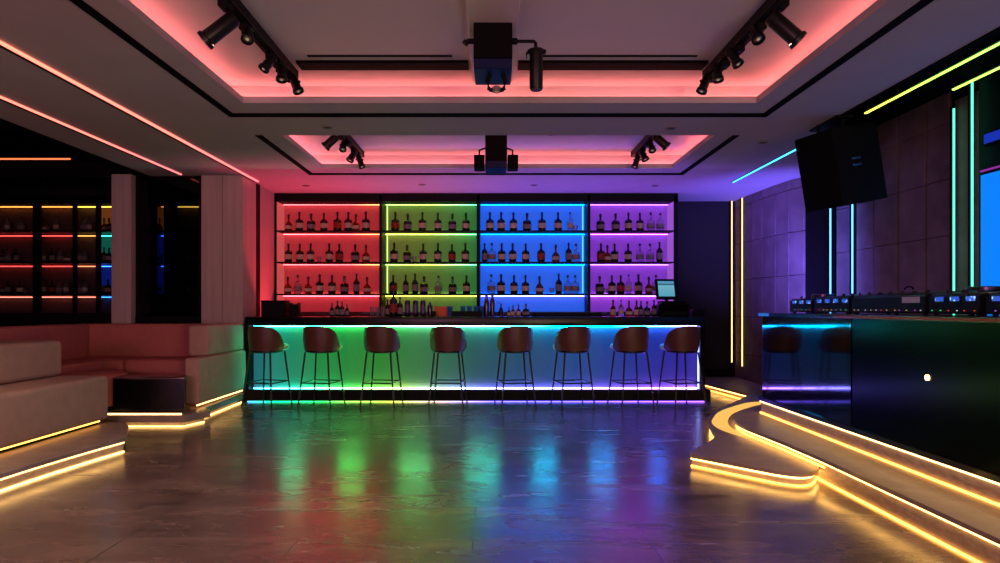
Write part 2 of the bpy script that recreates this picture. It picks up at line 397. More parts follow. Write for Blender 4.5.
def vstrip(x, y, z0, z1, m, label, grp):
    return strip('wall_light_strip', MB().cyl((x, y, z0), (x, y, z1), .0095, n=8), m, label, grp, MB().box(x-.02, y+.008, z0-.02, x+.02, y+.03, z1+.02), (x, y, z0))
vstrip(3.92, 10.90, .34, 2.98, M['warmline'], 'left of the two warm yellow upright light strips in the back corner', 'warm upright strips')
vstrip(3.99, 10.64, .30, 2.985, M['warmline'], 'right of the two warm yellow upright light strips in the back corner', 'warm upright strips')
vstrip(4.50, 8.87, .35, 2.97, M['cyanline'], 'pale cyan upright light strip in the recess under the speaker', 'cyan upright strips')
vstrip(4.56, 8.44, .35, 2.97, M['cyanline'], 'pale cyan upright light strip beside the stone panels under the speaker', 'cyan upright strips')
vstrip(4.56, 6.585, .35, 3.20, M['greenline'], 'shorter green upright light strip beside the stone panels', 'green upright strips')
vstrip(4.55, 6.32, .35, 3.40, M['greenline'], 'taller green upright light strip beside the blue screen', 'green upright strips')
# blue screen wall
M['screen'] = emis('blue_screen', (.0, .22, 1), .5, raw=True)
M['screen2'] = emis('dark_blue_screen', (.01, .04, .6), .35, raw=True)
M['violet'] = emis('violet_line', (.35, .03, .4), .4, raw=True)
sc = thing('led_screen', 'large bright blue screen on the right wall beside the green strip', 'screen', (4.6, 5, 1.2))
obj('display', MB().box(4.572, 3.8, .9, 4.59, 6.24, 2.47), M['screen'], sc)
obj('bezel', MB().box(4.58, 3.75, .85, 4.598, 6.27, 2.54), M['black'], sc)
obj('status_bar', MB().box(4.565, 3.8, 2.50, 4.585, 6.24, 2.515), M['violet'], sc)
sb = thing('ticker_screen', 'narrow dark blue screen band above the large blue screen', 'screen', (4.6, 5, 2.8))
obj('display', MB().box(4.572, 3.8, 2.755, 4.59, 6.20, 2.84), M['screen2'], sb)
obj('bezel', MB().box(4.58, 3.78, 2.735, 4.598, 6.22, 2.86), M['black'], sb)

# ---------------------------------------------------------------- bar shelving with four lit bays
SY = 10.2; SB = 10.56
SHZ = [1.45, 1.94, 2.42]   # shelf tops
XD = [(-3.36, -3.30), (-1.725, -1.685), (-.235, -.185), (1.465, 1.505), (2.785, 2.845)]
sh = thing('bar_shelving', 'black framed back bar shelving with four bays lit red, green, blue and violet', 'shelving', (-.26, 10.4, 0))
fb = MB()
for a, b in XD: fb.box(a, SY, 0, b, SB+.02, 2.95)
fb.box(-3.36, SY, 2.86, 2.845, SB+.02, 2.985)
obj('frame', fb, M['black'], sh)
BAY = [(XD[i][1], XD[i+1][0]) for i in range(4)]
bcol = {0: [(1, .03, .05), (1, .03, .05), (1, .03, .05)], 1: [(.12, .85, .16), (.42, .80, .06), (.10, .85, .12)], 2: [(.0, .16, 1), (.0, .13, 1), (.0, .12, 1)], 3: [(.42, .06, 1), (.36, .05, 1), (.34, .05, 1)]}
bname = ['red', 'green', 'blue', 'violet']
rows = [(1.45, 1.918), (1.94, 2.398), (2.42, 2.865)]
STR = [12, 8, 17, 13]
for bi, (a, b) in enumerate(BAY):
    bl = [(1, .03, .05), (.16, .42, .04), (.0, .13, 1), (.34, .05, 1)][bi]      # even glow in the bay colour, added to the panel itself
    pm = emis('backlit_panel_'+bname[bi], bl, [.15, .11, .34, .21][bi], raw=True)
    if bi == 1: pm = emis_ramp('backlit_panel_green', 0, a, b, [(a, (.30, .32, .02)), ((a+b)/2, (.18, .38, .03)), (b, (.03, .50, .08))], .125)
    pm.node_tree.nodes['Principled BSDF'].inputs['Base Color'].default_value = (.12, .115, .12, 1)
    obj('back_panel', MB().box(a, SB, .9, b, SB+.02, 2.86), pm, sh, label='back panel of the %s bay' % bname[bi])
    if bi in (0, 3):   # end cheeks, the light falling on them put in as glow
        x = a if bi == 0 else b
        obj('side_panel', MB().box(x-(.0 if bi == 0 else .012), SY+.03, .9, x+(.012 if bi == 0 else 0), SB, 2.86), emis('painted_glow_cheek_%d' % bi, (1, .13, .13) if bi == 0 else (.55, .16, 1), .26, raw=True), sh, label='end cheek with soft glow painted in')
    for z in SHZ:
        obj('shelf', MB().box(a, SY, z-.022, b, SB, z), M['black'], sh)
    for ri, (z0, z1) in enumerate(rows):
        ec = emis('shelf_led_%s_%d' % (bname[bi], ri), bcol[bi][ri], STR[bi], raw=True)
        if bi == 1:
            ec = emis_ramp('shelf_led_lime_%d' % ri, 0, a, b, [(a, ((.20, .75, .08), (.50, .62, .06), (.18, .75, .08))[ri]), ((a+b)/2, ((.40, .75, .05), (.5, .7, .05), (.30, .8, .06))[ri]), (b, (.04, .85, .20))], STR[1])
        if bi == 0:
            ec = emis_ramp('shelf_led_red_%d' % ri, 0, a, b, [(a, (1, .05, .055)), (b-.5, (1, .04, .045)), (b, (.9, .14, .03))], STR[0])
        obj('led_tape', MB().box(a+.01, SB-.05, z1-.010, b-.01, SB-.03, z1-.002), ec, sh)
        obj('led_tape', MB().box(a+.03, SB-.014, z0, b-.03, SB-.004, z0+.005), ec, sh)
    # lowest opening down to the back counter
    lc = [(1, .05, .07), (.5, .6, .04), (.10, .10, 1), (.62, .08, .9)][bi]
    el = emis('shelf_led_low_%s' % bname[bi], lc, STR[bi], raw=True)
    obj('led_tape', MB().box(a+.01, SB-.05, 1.414, b-.01, SB-.03, 1.424), el, sh)
for x, c in ((BAY[1][0]+.03, (.45, .8, .16)), (BAY[2][1]-.03, (.05, .42, 1))):
    ev = emis('upright_led_%d' % int(x*100), c, 1.3, raw=True)
    for z0, z1 in rows: obj('led_tape', MB().box(x-.007, SB-.02, z0+.02, x+.007, SB-.004, z1-.02), ev, sh)
# back counter below the shelving
bcn = thing('back_counter', 'low black back counter running under the lit shelving', 'counter', (-.26, 10.1, 0))
obj('cabinet', MB().box(-3.27, 9.98, .0, 2.8, 10.18, 1.14), M['black'], bcn)
obj('worktop', MB().box(-3.28, 9.92, 1.14, 2.84, 10.195, 1.175, .004, 1), M['topstone'], bcn)

# ---------------------------------------------------------------- bottles
def bottle(name, prof, bodym, capr, labz, labm, hcap, label, cat='bottle', grp=None):
    t = thing(name, label, cat)
    obj('body', MB().lathe(prof, 18), bodym, t, world=False)
    top = prof[-2][1]; nr = prof[-2][0]
    obj('cap', MB().lathe([(0, top), (capr, top), (capr, top+hcap), (capr*.85, top+hcap+.004), (0, top+hcap+.004)], 12), M['cap'], t, world=False)
    if labz:
        r = prof[2][0]+.0012
        obj('label', MB().lathe([(r-.003, labz[0]), (r, labz[0]), (r, labz[1]), (r-.003, labz[1])], 18), labm, t, world=False)
    return t
def P_whisky(s=1): return [(0, 0), (.052, 0), (.056, .008), (.056, .135), (.050, .158), (.022, .178), (.0145, .190), (.0145, .235), (0, .235)]
def P_square(): return [(0, 0), (.054, 0), (.059, .008), (.059, .125), (.054, .142), (.024, .158), (.016, .166), (.016, .215), (0, .215)]
def P_tall(): return [(0, 0), (.040, 0), (.044, .008), (.044, .15), (.038, .172), (.015, .200), (.012, .215), (.012, .255), (0, .255)]
def P_round(): return [(0, 0), (.046, 0), (.056, .02), (.055, .09), (.040, .122), (.019, .142), (.014, .150), (.014, .205), (0, .205)]
PLIB = {
 'a': lambda: bottle('whisky_bottle', P_whisky(), M['glassdark'], .017, (.045, .115), M['paper'], .035, 'x'),
 'b': lambda: bottle('rum_bottle', P_square(), M['glassdark'], .019, (.035, .095), M['papergrey'], .035, 'x'),
 'c': lambda: bottle('gin_bottle', P_tall(), M['glassclear'], .015, (.05, .12), M['paper'], .022, 'x'),
 'd': lambda: bottle('cognac_bottle', P_round(), M['glassamber'], .017, (.035, .08), M['paper'], .04, 'x'),
 'e': lambda: bottle('liqueur_bottle', P_tall(), M['glassgreen'], .016, (.04, .13), M['papergrey'], .022, 'x'),
 'f': lambda: bottle('brandy_bottle', P_whisky(), M['glassgreen'], .017, (.04, .12), M['paperred'], .03, 'x'),
 'g': lambda: bottle('vodka_bottle', P_whisky(), M['glassclear'], .017, (.05, .11), M['papergrey'], .03, 'x'),
}
def tumbler():
    t = thing('tumbler', 'x', 'glass')
    obj('bowl', MB().lathe([(0, 0), (.030, 0), (.038, .085), (.035, .085), (.028, .008), (0, .008)], 16), M['glassclear'], t, world=False); return t
PLIB['t'] = tumbler
protos = {}
def put(kind, loc, label, grp, s=1.0, sz=1.0, rz=0):
    if kind not in protos:
        o = PLIB[kind](); protos[kind] = o; TREE[o.name] = kids(o)
    else: o = copy_tree(protos[kind])
    o.location = loc; o.scale = (s, s, s*sz); o.rotation_euler = (0, 0, rz); tag(o, label, None, grp); return o
look = {'a': 'dark bottle with cream label', 'b': 'squat grey label bottle', 'c': 'slim clear bottle', 'd': 'round amber bottle', 'e': 'slim dark green bottle', 'f': 'dark bottle with red label', 'g': 'clear glass bottle', 't': 'small clear glass'}
f1 = lambda x: 240+x/3.754; f2 = lambda x: 470+x/3.752
ROW = {
 (0, 2): (f1, [183,224,268,315,366,407,435,473], 'dabafada'), (0, 1): (f1, [183,224,265,300,335,373,432,473], 'aaatafbd'), (0, 0): (f1, [179,218,257,299,345,392,437,477], 'dgdaabed'),
 (1, 2): (f1, [583,630,685,743,797,848], 'fbaaba'), (1, 1): (f1, [579,627,655,688,743,796,846], 'abtaafa'), (1, 0): (f1, [575,622,657,691,745,798,850], 'feebgba'),
 (2, 2): (f2, [75,117,163,214,270,330,376,396], 'aaabaact'), (2, 1): (f2, [55,82,119,160,209,267,322,370,397], 'egaaafdeg'), (2, 0): (f2, [80,117,165,208,261,307,333,367,395], 'gaaadtegg'),
 (3, 2): (f2, [490,547,594,638,679,714], 'bbaagg'), (3, 1): (f2, [492,516,543,593,637,676,711], 'fdaagge'), (3, 0): (f2, [487,510,532,565,595,632,671,698], 'btafcadg'),
}
rname = {2: 'top', 1: 'middle', 0: 'lowest'}
for (bi, ri), (fx, xs, ks) in ROW.items():
    xs = [fx(x) for x in xs]; x0, x1 = BAY[bi]
    Yb = 10.36
    for i, (px, k) in enumerate(zip(xs, ks)):
        X = (px-CX)/F*Yb; X = min(max(X, x0+.07), x1-.07)
        pos = ORD[i]+' from left' if i else 'leftmost'
        if i == len(xs)-1: pos = 'rightmost'
        put(k, (X, Yb+random.uniform(-.015, .015), SHZ[ri]), '%s, %s on the %s shelf of the %s bay' % (look[k], pos, rname[ri], bname[bi]), 'bottles and glasses on the lit bar shelves', random.uniform(1.05, 1.13), 1.0, random.uniform(0, 6))

# ---------------------------------------------------------------- the bar
bar = thing('bar_counter', 'long bar counter with a rainbow lit front and black top', 'bar', (-.2, 9.1, 0))
obj('countertop', MB().box(-3.235, 8.74, .998, 2.80, 9.62, 1.113, .006, 2), M['topstone'], bar)
obj('body', MB().box(-3.20, 8.96, 0, 2.80, 9.55, .998).box(2.735, 8.76, .157, 2.80, 8.96, .998).box(-3.225, 8.745, .157, -3.19, 8.96, .998), M['black'], bar)
obj('plinth', MB().box(-3.27, 8.73, 0, 2.865, 9.55, .157, .004, 1), M['plinth'], bar)
panst = [(-3.2, (.0, .30, .40)), (-2.9, (.0, .55, .40)), (-2.3, (.0, .62, .12)), (-1.5, (.02, .55, .06)), (-.8, (.05, .38, .14)), (-.2, (.0, .20, .22)), (.5, (.0, .14, .38)), (1.2, (.0, .13, .60)), (2.0, (.0, .05, .75)), (2.7, (.03, .02, .8))]
M['barpanel'] = emis_ramp('emissive_frosted_panel', 0, -3.3, 2.9, panst, .17)     # glow added to the frosted panel itself, changing colour along the bar
bpb = M['barpanel'].node_tree.nodes['Principled BSDF']; bpb.inputs['Base Color'].default_value = (.08, .08, .085, 1); bpb.inputs['Roughness'].default_value = .55
topst = [(-3.2, (.005, .10, .12)), (-2.95, (.02, .5, .30)), (-2.2, (.01, .65, .08)), (-1.4, (.04, .6, .09)), (-.7, (.10, .55, .22)), (0.1, (.02, .70, .50)), (.8, (.0, .50, .95)), (1.6, (.0, .30, 1)), (2.3, (.02, .12, 1)), (2.7, (.12, .10, 1))]
botst = [(-3.2, (.01, .08, .12)), (-2.95, (.02, .35, .40)), (-2.6, (.02, .85, .45)), (-1.9, (.10, .9, .12)), (-1.2, (.45, .8, .12)), (-.6, (.30, .40, .6)), (0, (.16, .14, 1)), (.8, (.16, .14, 1)), (1.6, (.22, .10, 1)), (2.2, (.35, .10, 1)), (2.7, (.45, .20, 1))]
M['bartop'] = emis_ramp('bar_led_top', 0, -3.3, 2.9, topst, 40)
M['barbot'] = emis_ramp('bar_led_bottom', 0, -3.3, 2.9, botst, 30)
obj('front_panel', MB().box(-3.18, 8.90, .155, 2.735, 8.96, .998), M['barpanel'], bar)
obj('led_tape', MB().box(-3.17, 8.855, .982, 2.72, 8.885, .997), M['bartop'], bar, label='rainbow light tape under the countertop')
obj('led_tape', MB().box(-3.17, 8.86, .157, 2.72, 8.885, .170), M['barbot'], bar, label='rainbow light tape above the plinth')
M['barend'] = emis('bar_led_end', (.25, .30, 1), 2.5, raw=True)
obj('led_tape', MB().box(2.715, 8.80, .165, 2.733, 8.815, .985), M['barend'], bar, label='upright violet light tape at the right end')
M['barunder'] = emis_ramp('added_bar_floor_led', 0, -3.3, 2.9, [(-3.2, (.05, .35, .8)), (-2.9, (.0, .7, .3)), (-2.2, (.02, .7, .08)), (-1.3, (.5, .55, .05)), (-.7, (.5, .35, .3)), (0, (.14, .10, 1)), (1, (.12, .08, 1)), (2.7, (.28, .08, 1))], 3.5)  # tape added at the plinth foot to colour the floor in front
obj('led_tape', MB().box(-3.2, 8.726, .003, 2.8, 8.731, .013), M['barunder'], bar, label='added rainbow light tape tinting the floor at the plinth foot')

# ---------------------------------------------------------------- bar stools
def make_stool():
    t = thing('bar_stool', 'x', 'bar stool')
    # seat cushion
    b = MB(); prof = [(0, .70), (.19, .70), (.212, .715), (.218, .740), (.208, .765), (.17, .778), (0, .782)]
    b.lathe(prof, 32); 
    for v in b.bm.verts: v.co.y = v.co.y*1.08+.095
    obj('seat', b, M['stoolseat'], t, world=False)
    # wrap-round shell backrest
    t2 = bmesh.new(); n = 33; A0 = math.radians(96); m = 9; G = []
    for side in (0, 1):
        g = []
        for i in range(n):
            th = -A0+2*A0*i/(n-1); u = abs(th)/A0
            ztop = .765+.245*(1-u**2.7)**.72 if u < 1 else .765
            col = []
            for j in range(m):
                v = j/(m-1); z = .700+(ztop-.700)*v
                r = .205+.022*math.sin(v*PI*.62) + (.0 if side == 0 else -.022)
                zz = z if not (side == 1 and j == m-1) else z-.004
                col.append(t2.verts.new((r*math.sin(th)*1.03, .01-r*math.cos(th), zz)))
            g.append(col)
        G.append(g)
    for i in range(n-1):
        for j in range(m-1):
            t2.faces.new((G[0][i][j], G[0][i+1][j], G[0][i+1][j+1], G[0][i][j+1]))
            t2.faces.new((G[1][i+1][j], G[1][i][j], G[1][i][j+1], G[1][i+1][j+1]))
        t2.faces.new((G[0][i][m-1], G[0][i+1][m-1], G[1][i+1][m-1], G[1][i][m-1]))
        t2.faces.new((G[0][i+1][0], G[0][i][0], G[1][i][0], G[1][i+1][0]))
    for i in (0, n-1):
        for j in range(m-1): t2.faces.new((G[0][i][j], G[0][i][j+1], G[1][i][j+1], G[1][i][j]))
    bmesh.ops.recalc_face_normals(t2, faces=t2.faces[:])
    obj('backrest', MB().merge(t2), M['stoolshell'], t, world=False)
    obj('seat_frame', MB().lathe([(0, .672), (.185, .672), (.196, .682), (.196, .700), (0, .700)], 28), M['blackmetal'], t, world=False)
    top, bot = .150, .215
    def at(sx, sy, z): k = (.68-z)/.68; return (sx*(top+(bot-top)*k), sy*(top+(bot-top)*k)+.01, z)
    for sx in (-1, 1):
        for sy in (-1, 1):
            lb = MB().cyl(at(sx, sy, 0.006), at(sx, sy, .68), .0095, .0125, 10)
            lb.cyl(at(sx, sy, 0), at(sx, sy, .008), .011, n=10)
            obj('leg', lb, M['blackmetal'], t, world=False)
    z = .30
    q = [at(-1, -1, z), at(1, -1, z), at(1, 1, z), at(-1, 1, z)]
    fr = MB()
    for i in range(4): fr.cyl(q[i], q[(i+1) % 4], .0085, n=8)
    obj('footrest', fr, M['blackmetal'], t, world=False)
    return t
SX = [-2.84, -2.15, -1.39, -.554, .29, 1.017, 1.75, 2.39]
SLAB = ['bar stool at the cyan far left end of the bar', 'second bar stool from the left, before the green glow', 'third bar stool from the left, before the green glow', 'fourth bar stool from the left, before the pale green glow',
        'fourth bar stool from the right, before the teal glow', 'third bar stool from the right, before the azure glow', 'second bar stool from the right, before the blue glow', 'bar stool at the deep violet far right end of the bar']
SR = [-.30, -.20, -.12, -.08, .20, .22, .25, .28]
st0 = None
for x, lb, r in zip(SX, SLAB, SR):
    if st0 is None: st0 = o = make_stool(); TREE[o.name] = kids(o)
    else: o = copy_tree(st0)
    o.location = (x, 8.41, 0); o.rotation_euler = (0, 0, r); tag(o, 'brown leather ' + lb, 'bar stool', 'bar stools along the bar')

# ---------------------------------------------------------------- things on the bar
ZB = 1.113; YB = 9.2
def X_(px, Y=YB): return (px-CX)/F*Y
t = thing('storage_box', 'plain black box at the far left end of the bar top', 'box', (X_(275.5), YB, ZB))
obj('body', MB().box(-.165, -.1, 0, .165, .1, .20, .005, 1), M['black'], t, world=False)
obj('lid', MB().box(-.17, -.105, .20, .17, .105, .222, .005, 1), M['black'], t, world=False)
t = tag(obj('napkin_holder', MB().box(-.06, -.07, 0, .06, .07, .012).box(-.06, -.07, 0, -.05, .07, .19, .003, 1).box(.05, -.07, 0, .06, .07, .19, .003, 1).box(-.045, -.06, .012, .045, .06, .17), M['black'], origin=(0, 0, 0)), 'dark open holder right beside the black box on the bar', 'holder'); t.location = (X_(294.5), YB+.02, ZB)
def shaker():
    t = thing('cocktail_shaker', 'x', 'shaker')
    obj('tin', MB().lathe([(0, 0), (.036, 0), (.038, .005), (.045, .145), (.044, .15), (0, .15)], 20), M['gunmetal'], t, world=False)
    obj('lid', MB().lathe([(.043, .15), (.040, .175), (.026, .195), (.022, .20), (.022, .235), (.018, .242), (0, .242)], 20), M['gunmetal'], t, world=False); return t
def canb():
    t = thing('drink_can', 'x', 'can')
    obj('body', MB().lathe([(0, 0), (.030, 0), (.038, .012), (.038, .19), (.032, .205), (.031, .212), (0, .208)], 20), M['gunmetal'], t, world=False)
    obj('band', MB().lathe([(.036, .05), (.0388, .05), (.0388, .15), (.036, .15)], 20), mat('violet_can_print', (92, 66, 130), .4), t, world=False); return t
def btum():
    t = thing('tumbler_glass', 'x', 'glass')
    obj('bowl', MB().lathe([(0, 0), (.034, 0), (.040, .15), (.0365, .15), (.031, .01), (0, .01)], 18), M['blueglass'], t, world=False); return t
def ytum():
    t = thing('highball_glass', 'x', 'glass')
    obj('bowl', MB().lathe([(0, 0), (.028, 0), (.034, .15), (.0305, .15), (.025, .01), (0, .01)], 18), M['glassclear'], t, world=False); return t
def smallb():
    return bottle('bitters_bottle', [(0, 0), (.026, 0), (.030, .006), (.030, .085), (.024, .102), (.011, .118), (.010, .125), (.010, .150), (0, .150)], M['glassamber'], .012, (.02, .075), M['paper'], .022, 'x')
def pourb():
    t = bottle('pourer_bottle', [(0, 0), (.026, 0), (.032, .006), (.030, .07), (.022, .095), (.011, .11), (.010, .12), (.010, .135), (0, .135)], M['glassdark'], .013, None, None, .012, 'x')
    obj('spout', MB().tube([(0, 0, .145), (-.01, 0, .165), (-.045, 0, .172)], .005), M['steel'], t, world=False); return t
PLIB.update(s=shaker, n=canb, u=btum, y=ytum, m=smallb, p=pourb)
def item(k, px, label, grp=None, s=1, sz=1, dy=0, rz=0): return put(k, (X_(px, YB+dy), YB+dy, ZB), label, grp, s, sz, rz)
g = 'dark bottles near the left end of the bar top'
for i, (px, h) in enumerate(((332, .85), (337.5, 1.0), (342, .95), (347, .78))):
    item('e', px, 'short dark bottle in the cluster of four left on the bar, %s' % ['leftmost', 'second from left', 'third from left', 'rightmost'][i], g, .82*h, .95, (-.03, .04, -.03, .03)[i])
for i, px in enumerate((372, 377.5, 383)):
    item('y', px, '%s of three clear highball glasses left of the tall dark bottles' % ['left', 'middle', 'right'][i], 'highball glasses on the bar', .9, 1.0, (0, .07, 0)[i])
item('e', 387.5, 'slim dark bottle left of the tall red label bottle on the bar', None, .85, 1, .05)
item('f', 393.5, 'tall dark bottle with red label, tallest on the bar', None, 1.02, 1.42)
item('e', 400, 'slim dark bottle right of the tall red label bottle', None, .9, 1.08, .06)
for i, px in enumerate((407.5, 415.5, 423)):
    item('n', px, '%s of the three violet drink cans on the bar' % ['left', 'middle', 'right'][i], 'violet drink cans on the bar', 1, 1.05, (0, .03, 0)[i])
item('s', 430, 'steel cocktail shaker right of the violet cans', None, .86, .95, .02)
t = tag(obj('card_box', MB().box(-.095, -.05, 0, .095, .05, .14, .003, 1), M['orange']), 'orange card box lying on the bar right of the shaker', 'box'); t.location = (X_(441.5, 9.35), 9.35, ZB)
t = tag(obj('ink_cube', MB().box(-.025, -.03, 0, .025, .03, .075, .004, 1), M['black']), 'tiny black block in front of the orange box', 'block'); t.location = (X_(434.5), YB-.06, ZB)
t = thing('glass_tray', 'low black tray holding blue tumblers on the bar', 'tray', (X_(467.5), YB-.02, ZB))
obj('base', MB().box(-.205, -.085, 0, .205, .085, .012), M['black'], t, world=False)
obj('rim', MB().box(-.205, -.085, .012, .205, -.078, .075).box(-.205, .078, .012, .205, .085, .075).box(-.205, -.078, .012, -.198, .078, .075).box(.198, -.078, .012, .205, .078, .075), M['black'], t, world=False)
for i, px in enumerate((452, 463, 469.5, 476, 482)):
    o = item('u', px if i else 450, ('blue tumbler standing alone left of the black tray' if i == 0 else 'blue tumbler in the black tray, %s' % ['', 'leftmost', 'second from left', 'second from right', 'rightmost'][i]), 'blue tumblers on the bar', .88 if i else .95, 1.0, -.02)
    if i: o.location.z = ZB+.012
item('s', 486.5, 'left of two tall steel shakers at the middle of the bar', 'tall shakers', .85, 1.42, -.1)
item('s', 492.3, 'right of two tall steel shakers at the middle of the bar', 'tall shakers', .82, 1.55, .08)
item('p', 501, 'small dark bottle with a sideways spout right of the tall shakers', None, 1.05, 1.1)
for i, (px, s_) in enumerate(((509, .75), (513, .9), (518.5, .95))):
    item('m', px, 'small bitters bottle at mid bar, %s of three beside the spouted bottle' % ['left', 'middle', 'right'][i], 'bitters bottles mid bar', s_, 1, (0, .03, 0)[i])
item('b', 526, 'squat dark bottle at the right end of the mid bar group', None, .82, .85)
t = tag(obj('bar_mat', MB().box(-.49, -.12, 0, .49, .12, .045, .008, 2).box(-.47, -.10, .045, .47, .10, .055, .003, 1), M['black']), 'long low black drip tray on the bar behind the azure lit stools', 'tray'); t.location = (X_(567), 9.25, ZB)
for i, (px, k, s_) in enumerate(((613, 'm', 1.25), (621, 'c', .78), (629, 'd', .85), (636.5, 'm', 1.2), (641, 'e', .72), (647, 'b', .78), (654, 'e', .78))):
    item(k, px, '%s in the row left of the till, %s' % ({'m': 'small bottle with cream label', 'c': 'slim clear bottle', 'd': 'round amber bottle', 'e': 'slim dark bottle', 'b': 'squat dark bottle'}[k], ['leftmost', 'second from left', 'third from left', 'fourth from left', 'third from right', 'second from right', 'rightmost'][i]), 'bottles in front of the violet bay', s_, 1.05, (0, .04, 0, .05, -.03, .02, .05)[i])
# till: drawer box, stand, tilted screen
tl = thing('cash_register', 'black till with a tilted blue touch screen at the right of the bar', 'till', (X_(672), 9.2, ZB))
obj('base', MB().box(-.19, -.14, 0, .19, .14, .17, .006, 1).box(-.17, -.11, .17, .15, .12, .215, .006, 1), M['gloss2'], tl, world=False)
obj('cash_drawer', MB().box(-.17, -.146, .02, .17, -.14, .07).box(-.03, -.150, .04, .03, -.146, .048), M['black'], tl, world=False)
obj('stand', MB().cyl((-.07, .02, .21), (-.07, .04, .30), .025, n=12), M['black'], tl, world=False)
R = Matrix.Translation((-.085, .0, .375)) @ Matrix.Rotation(math.radians(10), 4, 'Z') @ Matrix.Rotation(math.radians(-12), 4, 'X')
sr = obj('screen_housing', MB().obox(R, .30, .03, .29, .008, 2), M['black'], tl, world=False)
m, nt, b = newmat('till_screen'); L = nt.links
tc = nt.nodes.new('ShaderNodeTexCoord'); sx = nt.nodes.new('ShaderNodeSeparateXYZ'); L.new(tc.outputs['Generated'], sx.inputs[0])
rp = nt.nodes.new('ShaderNodeValToRGB'); rp.color_ramp.elements[0].color = (.10, .40, .55, 1); rp.color_ramp.elements[1].color = (.08, .33, .60, 1)
e = rp.color_ramp.elements.new(.78); e.color = (.01, .08, .16, 1); e = rp.color_ramp.elements.new(.7); e.color = (.18, .5, .62, 1); e = rp.color_ramp.elements.new(.88); e.color = (.10, .38, .55, 1)
b.inputs['Base Color'].default_value = (.01, .01, .02, 1); L.new(sx.outputs[2], rp.inputs[0]); L.new(rp.outputs[0], b.inputs['Emission Color']); b.inputs['Emission Strength'].default_value = .42
obj('screen', MB().obox(R @ Matrix.Translation((0, -.0165, .005)), .235, .003, .215), m, sr, world=False)
t = tag(obj('receipt_printer', MB().box(-.08, -.09, 0, .08, .09, .10, .012, 2).box(-.05, -.02, .10, .05, .0, .106), M['black']), 'small black printer box at the far right end of the bar', 'printer'); t.location = (X_(697.5), 9.2, ZB)

# ---------------------------------------------------------------- curved steps and stage on the right
def catmull(pts, n=8):
    out = []; P = [Vector(p) for p in pts]
    for i in range(len(P)-1):
        p0 = P[max(0, i-1)]; p1 = P[i]; p2 = P[i+1]; p3 = P[min(len(P)-1, i+2)]
        for k in range(n):
            t = k/n; out.append(tuple(.5*((2*p1)+(-p0+p2)*t+(2*p0-5*p1+4*p2-p3)*t*t+(-p0+3*p1-3*p2+p3)*t**3)))
    out.append(tuple(P[-1])); return out
def inset(path, d):
    P = [Vector(p) for p in path]; out = []
    for i in range(len(P)):
        a = P[max(0, i-1)]; b = P[min(len(P)-1, i+1)]; t = (b-a).normalized(); out.append((P[i].x-t.y*d, P[i].y+t.x*d))
    return out
M['steplit'] = emis('step_led_warm', (1, .52, .12), 4.5, raw=True)
M['stepbase'] = emis('step_led_amber', (1, .42, .06), 3.2, raw=True)
M['stepwhite'] = emis('step_led_warm_white', (1, .60, .20), 3.5, raw=True)
stg = thing('stage_steps', 'curved stone steps and dark stage edged with warm yellow light on the right', 'stage', (3.2, 6, 0))
pa = catmull([(3.36, 8.72), (3.06, 8.25), (2.74, 7.78), (2.43, 7.29), (2.22, 6.86), (2.09, 6.43), (1.95, 5.85), (1.55, 5.22)], 6)
pa = [(3.10, 10.95), (3.22, 9.86)] + pa + [(1.53, 5.17), (1.96, 4.66)] + catmull([(1.98, 4.64), (2.09, 4.57), (2.20, 4.59), (2.30, 4.70), (2.36, 4.80), (2.46, 4.84)], 4)
obj('lower_tread', MB().prism(pa+[(3.3, 4.9), (3.9, 7.5), (4.0, 10.95)], .072, .10), M['step'], stg)
def sub_leds(path, zt, zb, mt, mb_, parent, s0=.03, riserm=None, name=''):
    obj('riser', MB().ribbon(inset(path, s0), zb, zt, .02), riserm or M['riser'], parent)
    obj('led_tape', MB().ribbon(inset(path, s0-.012), zt-.017, zt, .008), mt, parent)
    if mb_: obj('led_tape', MB().ribbon(inset(path, s0-.012), zb, zb+.012, .008), mb_, parent)
sub_leds(pa, .072, 0.0, M['steplit'], M['stepbase'], stg)
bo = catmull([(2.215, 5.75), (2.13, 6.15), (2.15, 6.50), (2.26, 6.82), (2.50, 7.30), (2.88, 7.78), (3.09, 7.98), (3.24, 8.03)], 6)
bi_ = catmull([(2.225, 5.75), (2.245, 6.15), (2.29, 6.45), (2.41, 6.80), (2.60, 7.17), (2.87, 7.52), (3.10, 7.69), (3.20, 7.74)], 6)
obj('painted_glow_band', MB().prism(bo+bi_[::-1], .0995, .103), emis('amber_painted_glow', (1, .52, .10), .52, raw=True), stg, label='curved amber glow painted on the lower tread')  # step light falling on the tread, put in as a glowing band
pb = catmull([(3.0, 7.32), (2.88, 7.24), (2.68, 7.02), (2.50, 6.75), (2.36, 6.50), (2.27, 6.22), (2.245, 5.95), (2.27, 5.6), (2.30, 5.2), (2.32, 4.7)], 6) + [(2.32, 3.5), (2.32, 1.0)]
obj('upper_tread', MB().prism(pb+[(4.5, 1.0), (4.5, 7.2)], .148, .175), M['step'], stg)
sub_leds([p for p in pb if p[1] > 4.69], .148, .10, M['steplit'], M['stepbase'], stg, .03)
sub_leds([(2.32, 4.80), (2.32, 3.5), (2.32, 1.0)], .148, 0, M['steplit'], M['stepbase'], stg, .03)
pc = [(2.68, 6.72), (2.68, 1.0)]
obj('stage_deck', MB().prism(pc+[(4.56, 1.0), (4.56, 6.9), (3.6, 6.9)], .305, .341), M['deck'], stg)
sub_leds(pc, .305, .175, M['stepwhite'], M['stepbase'], stg, .03)

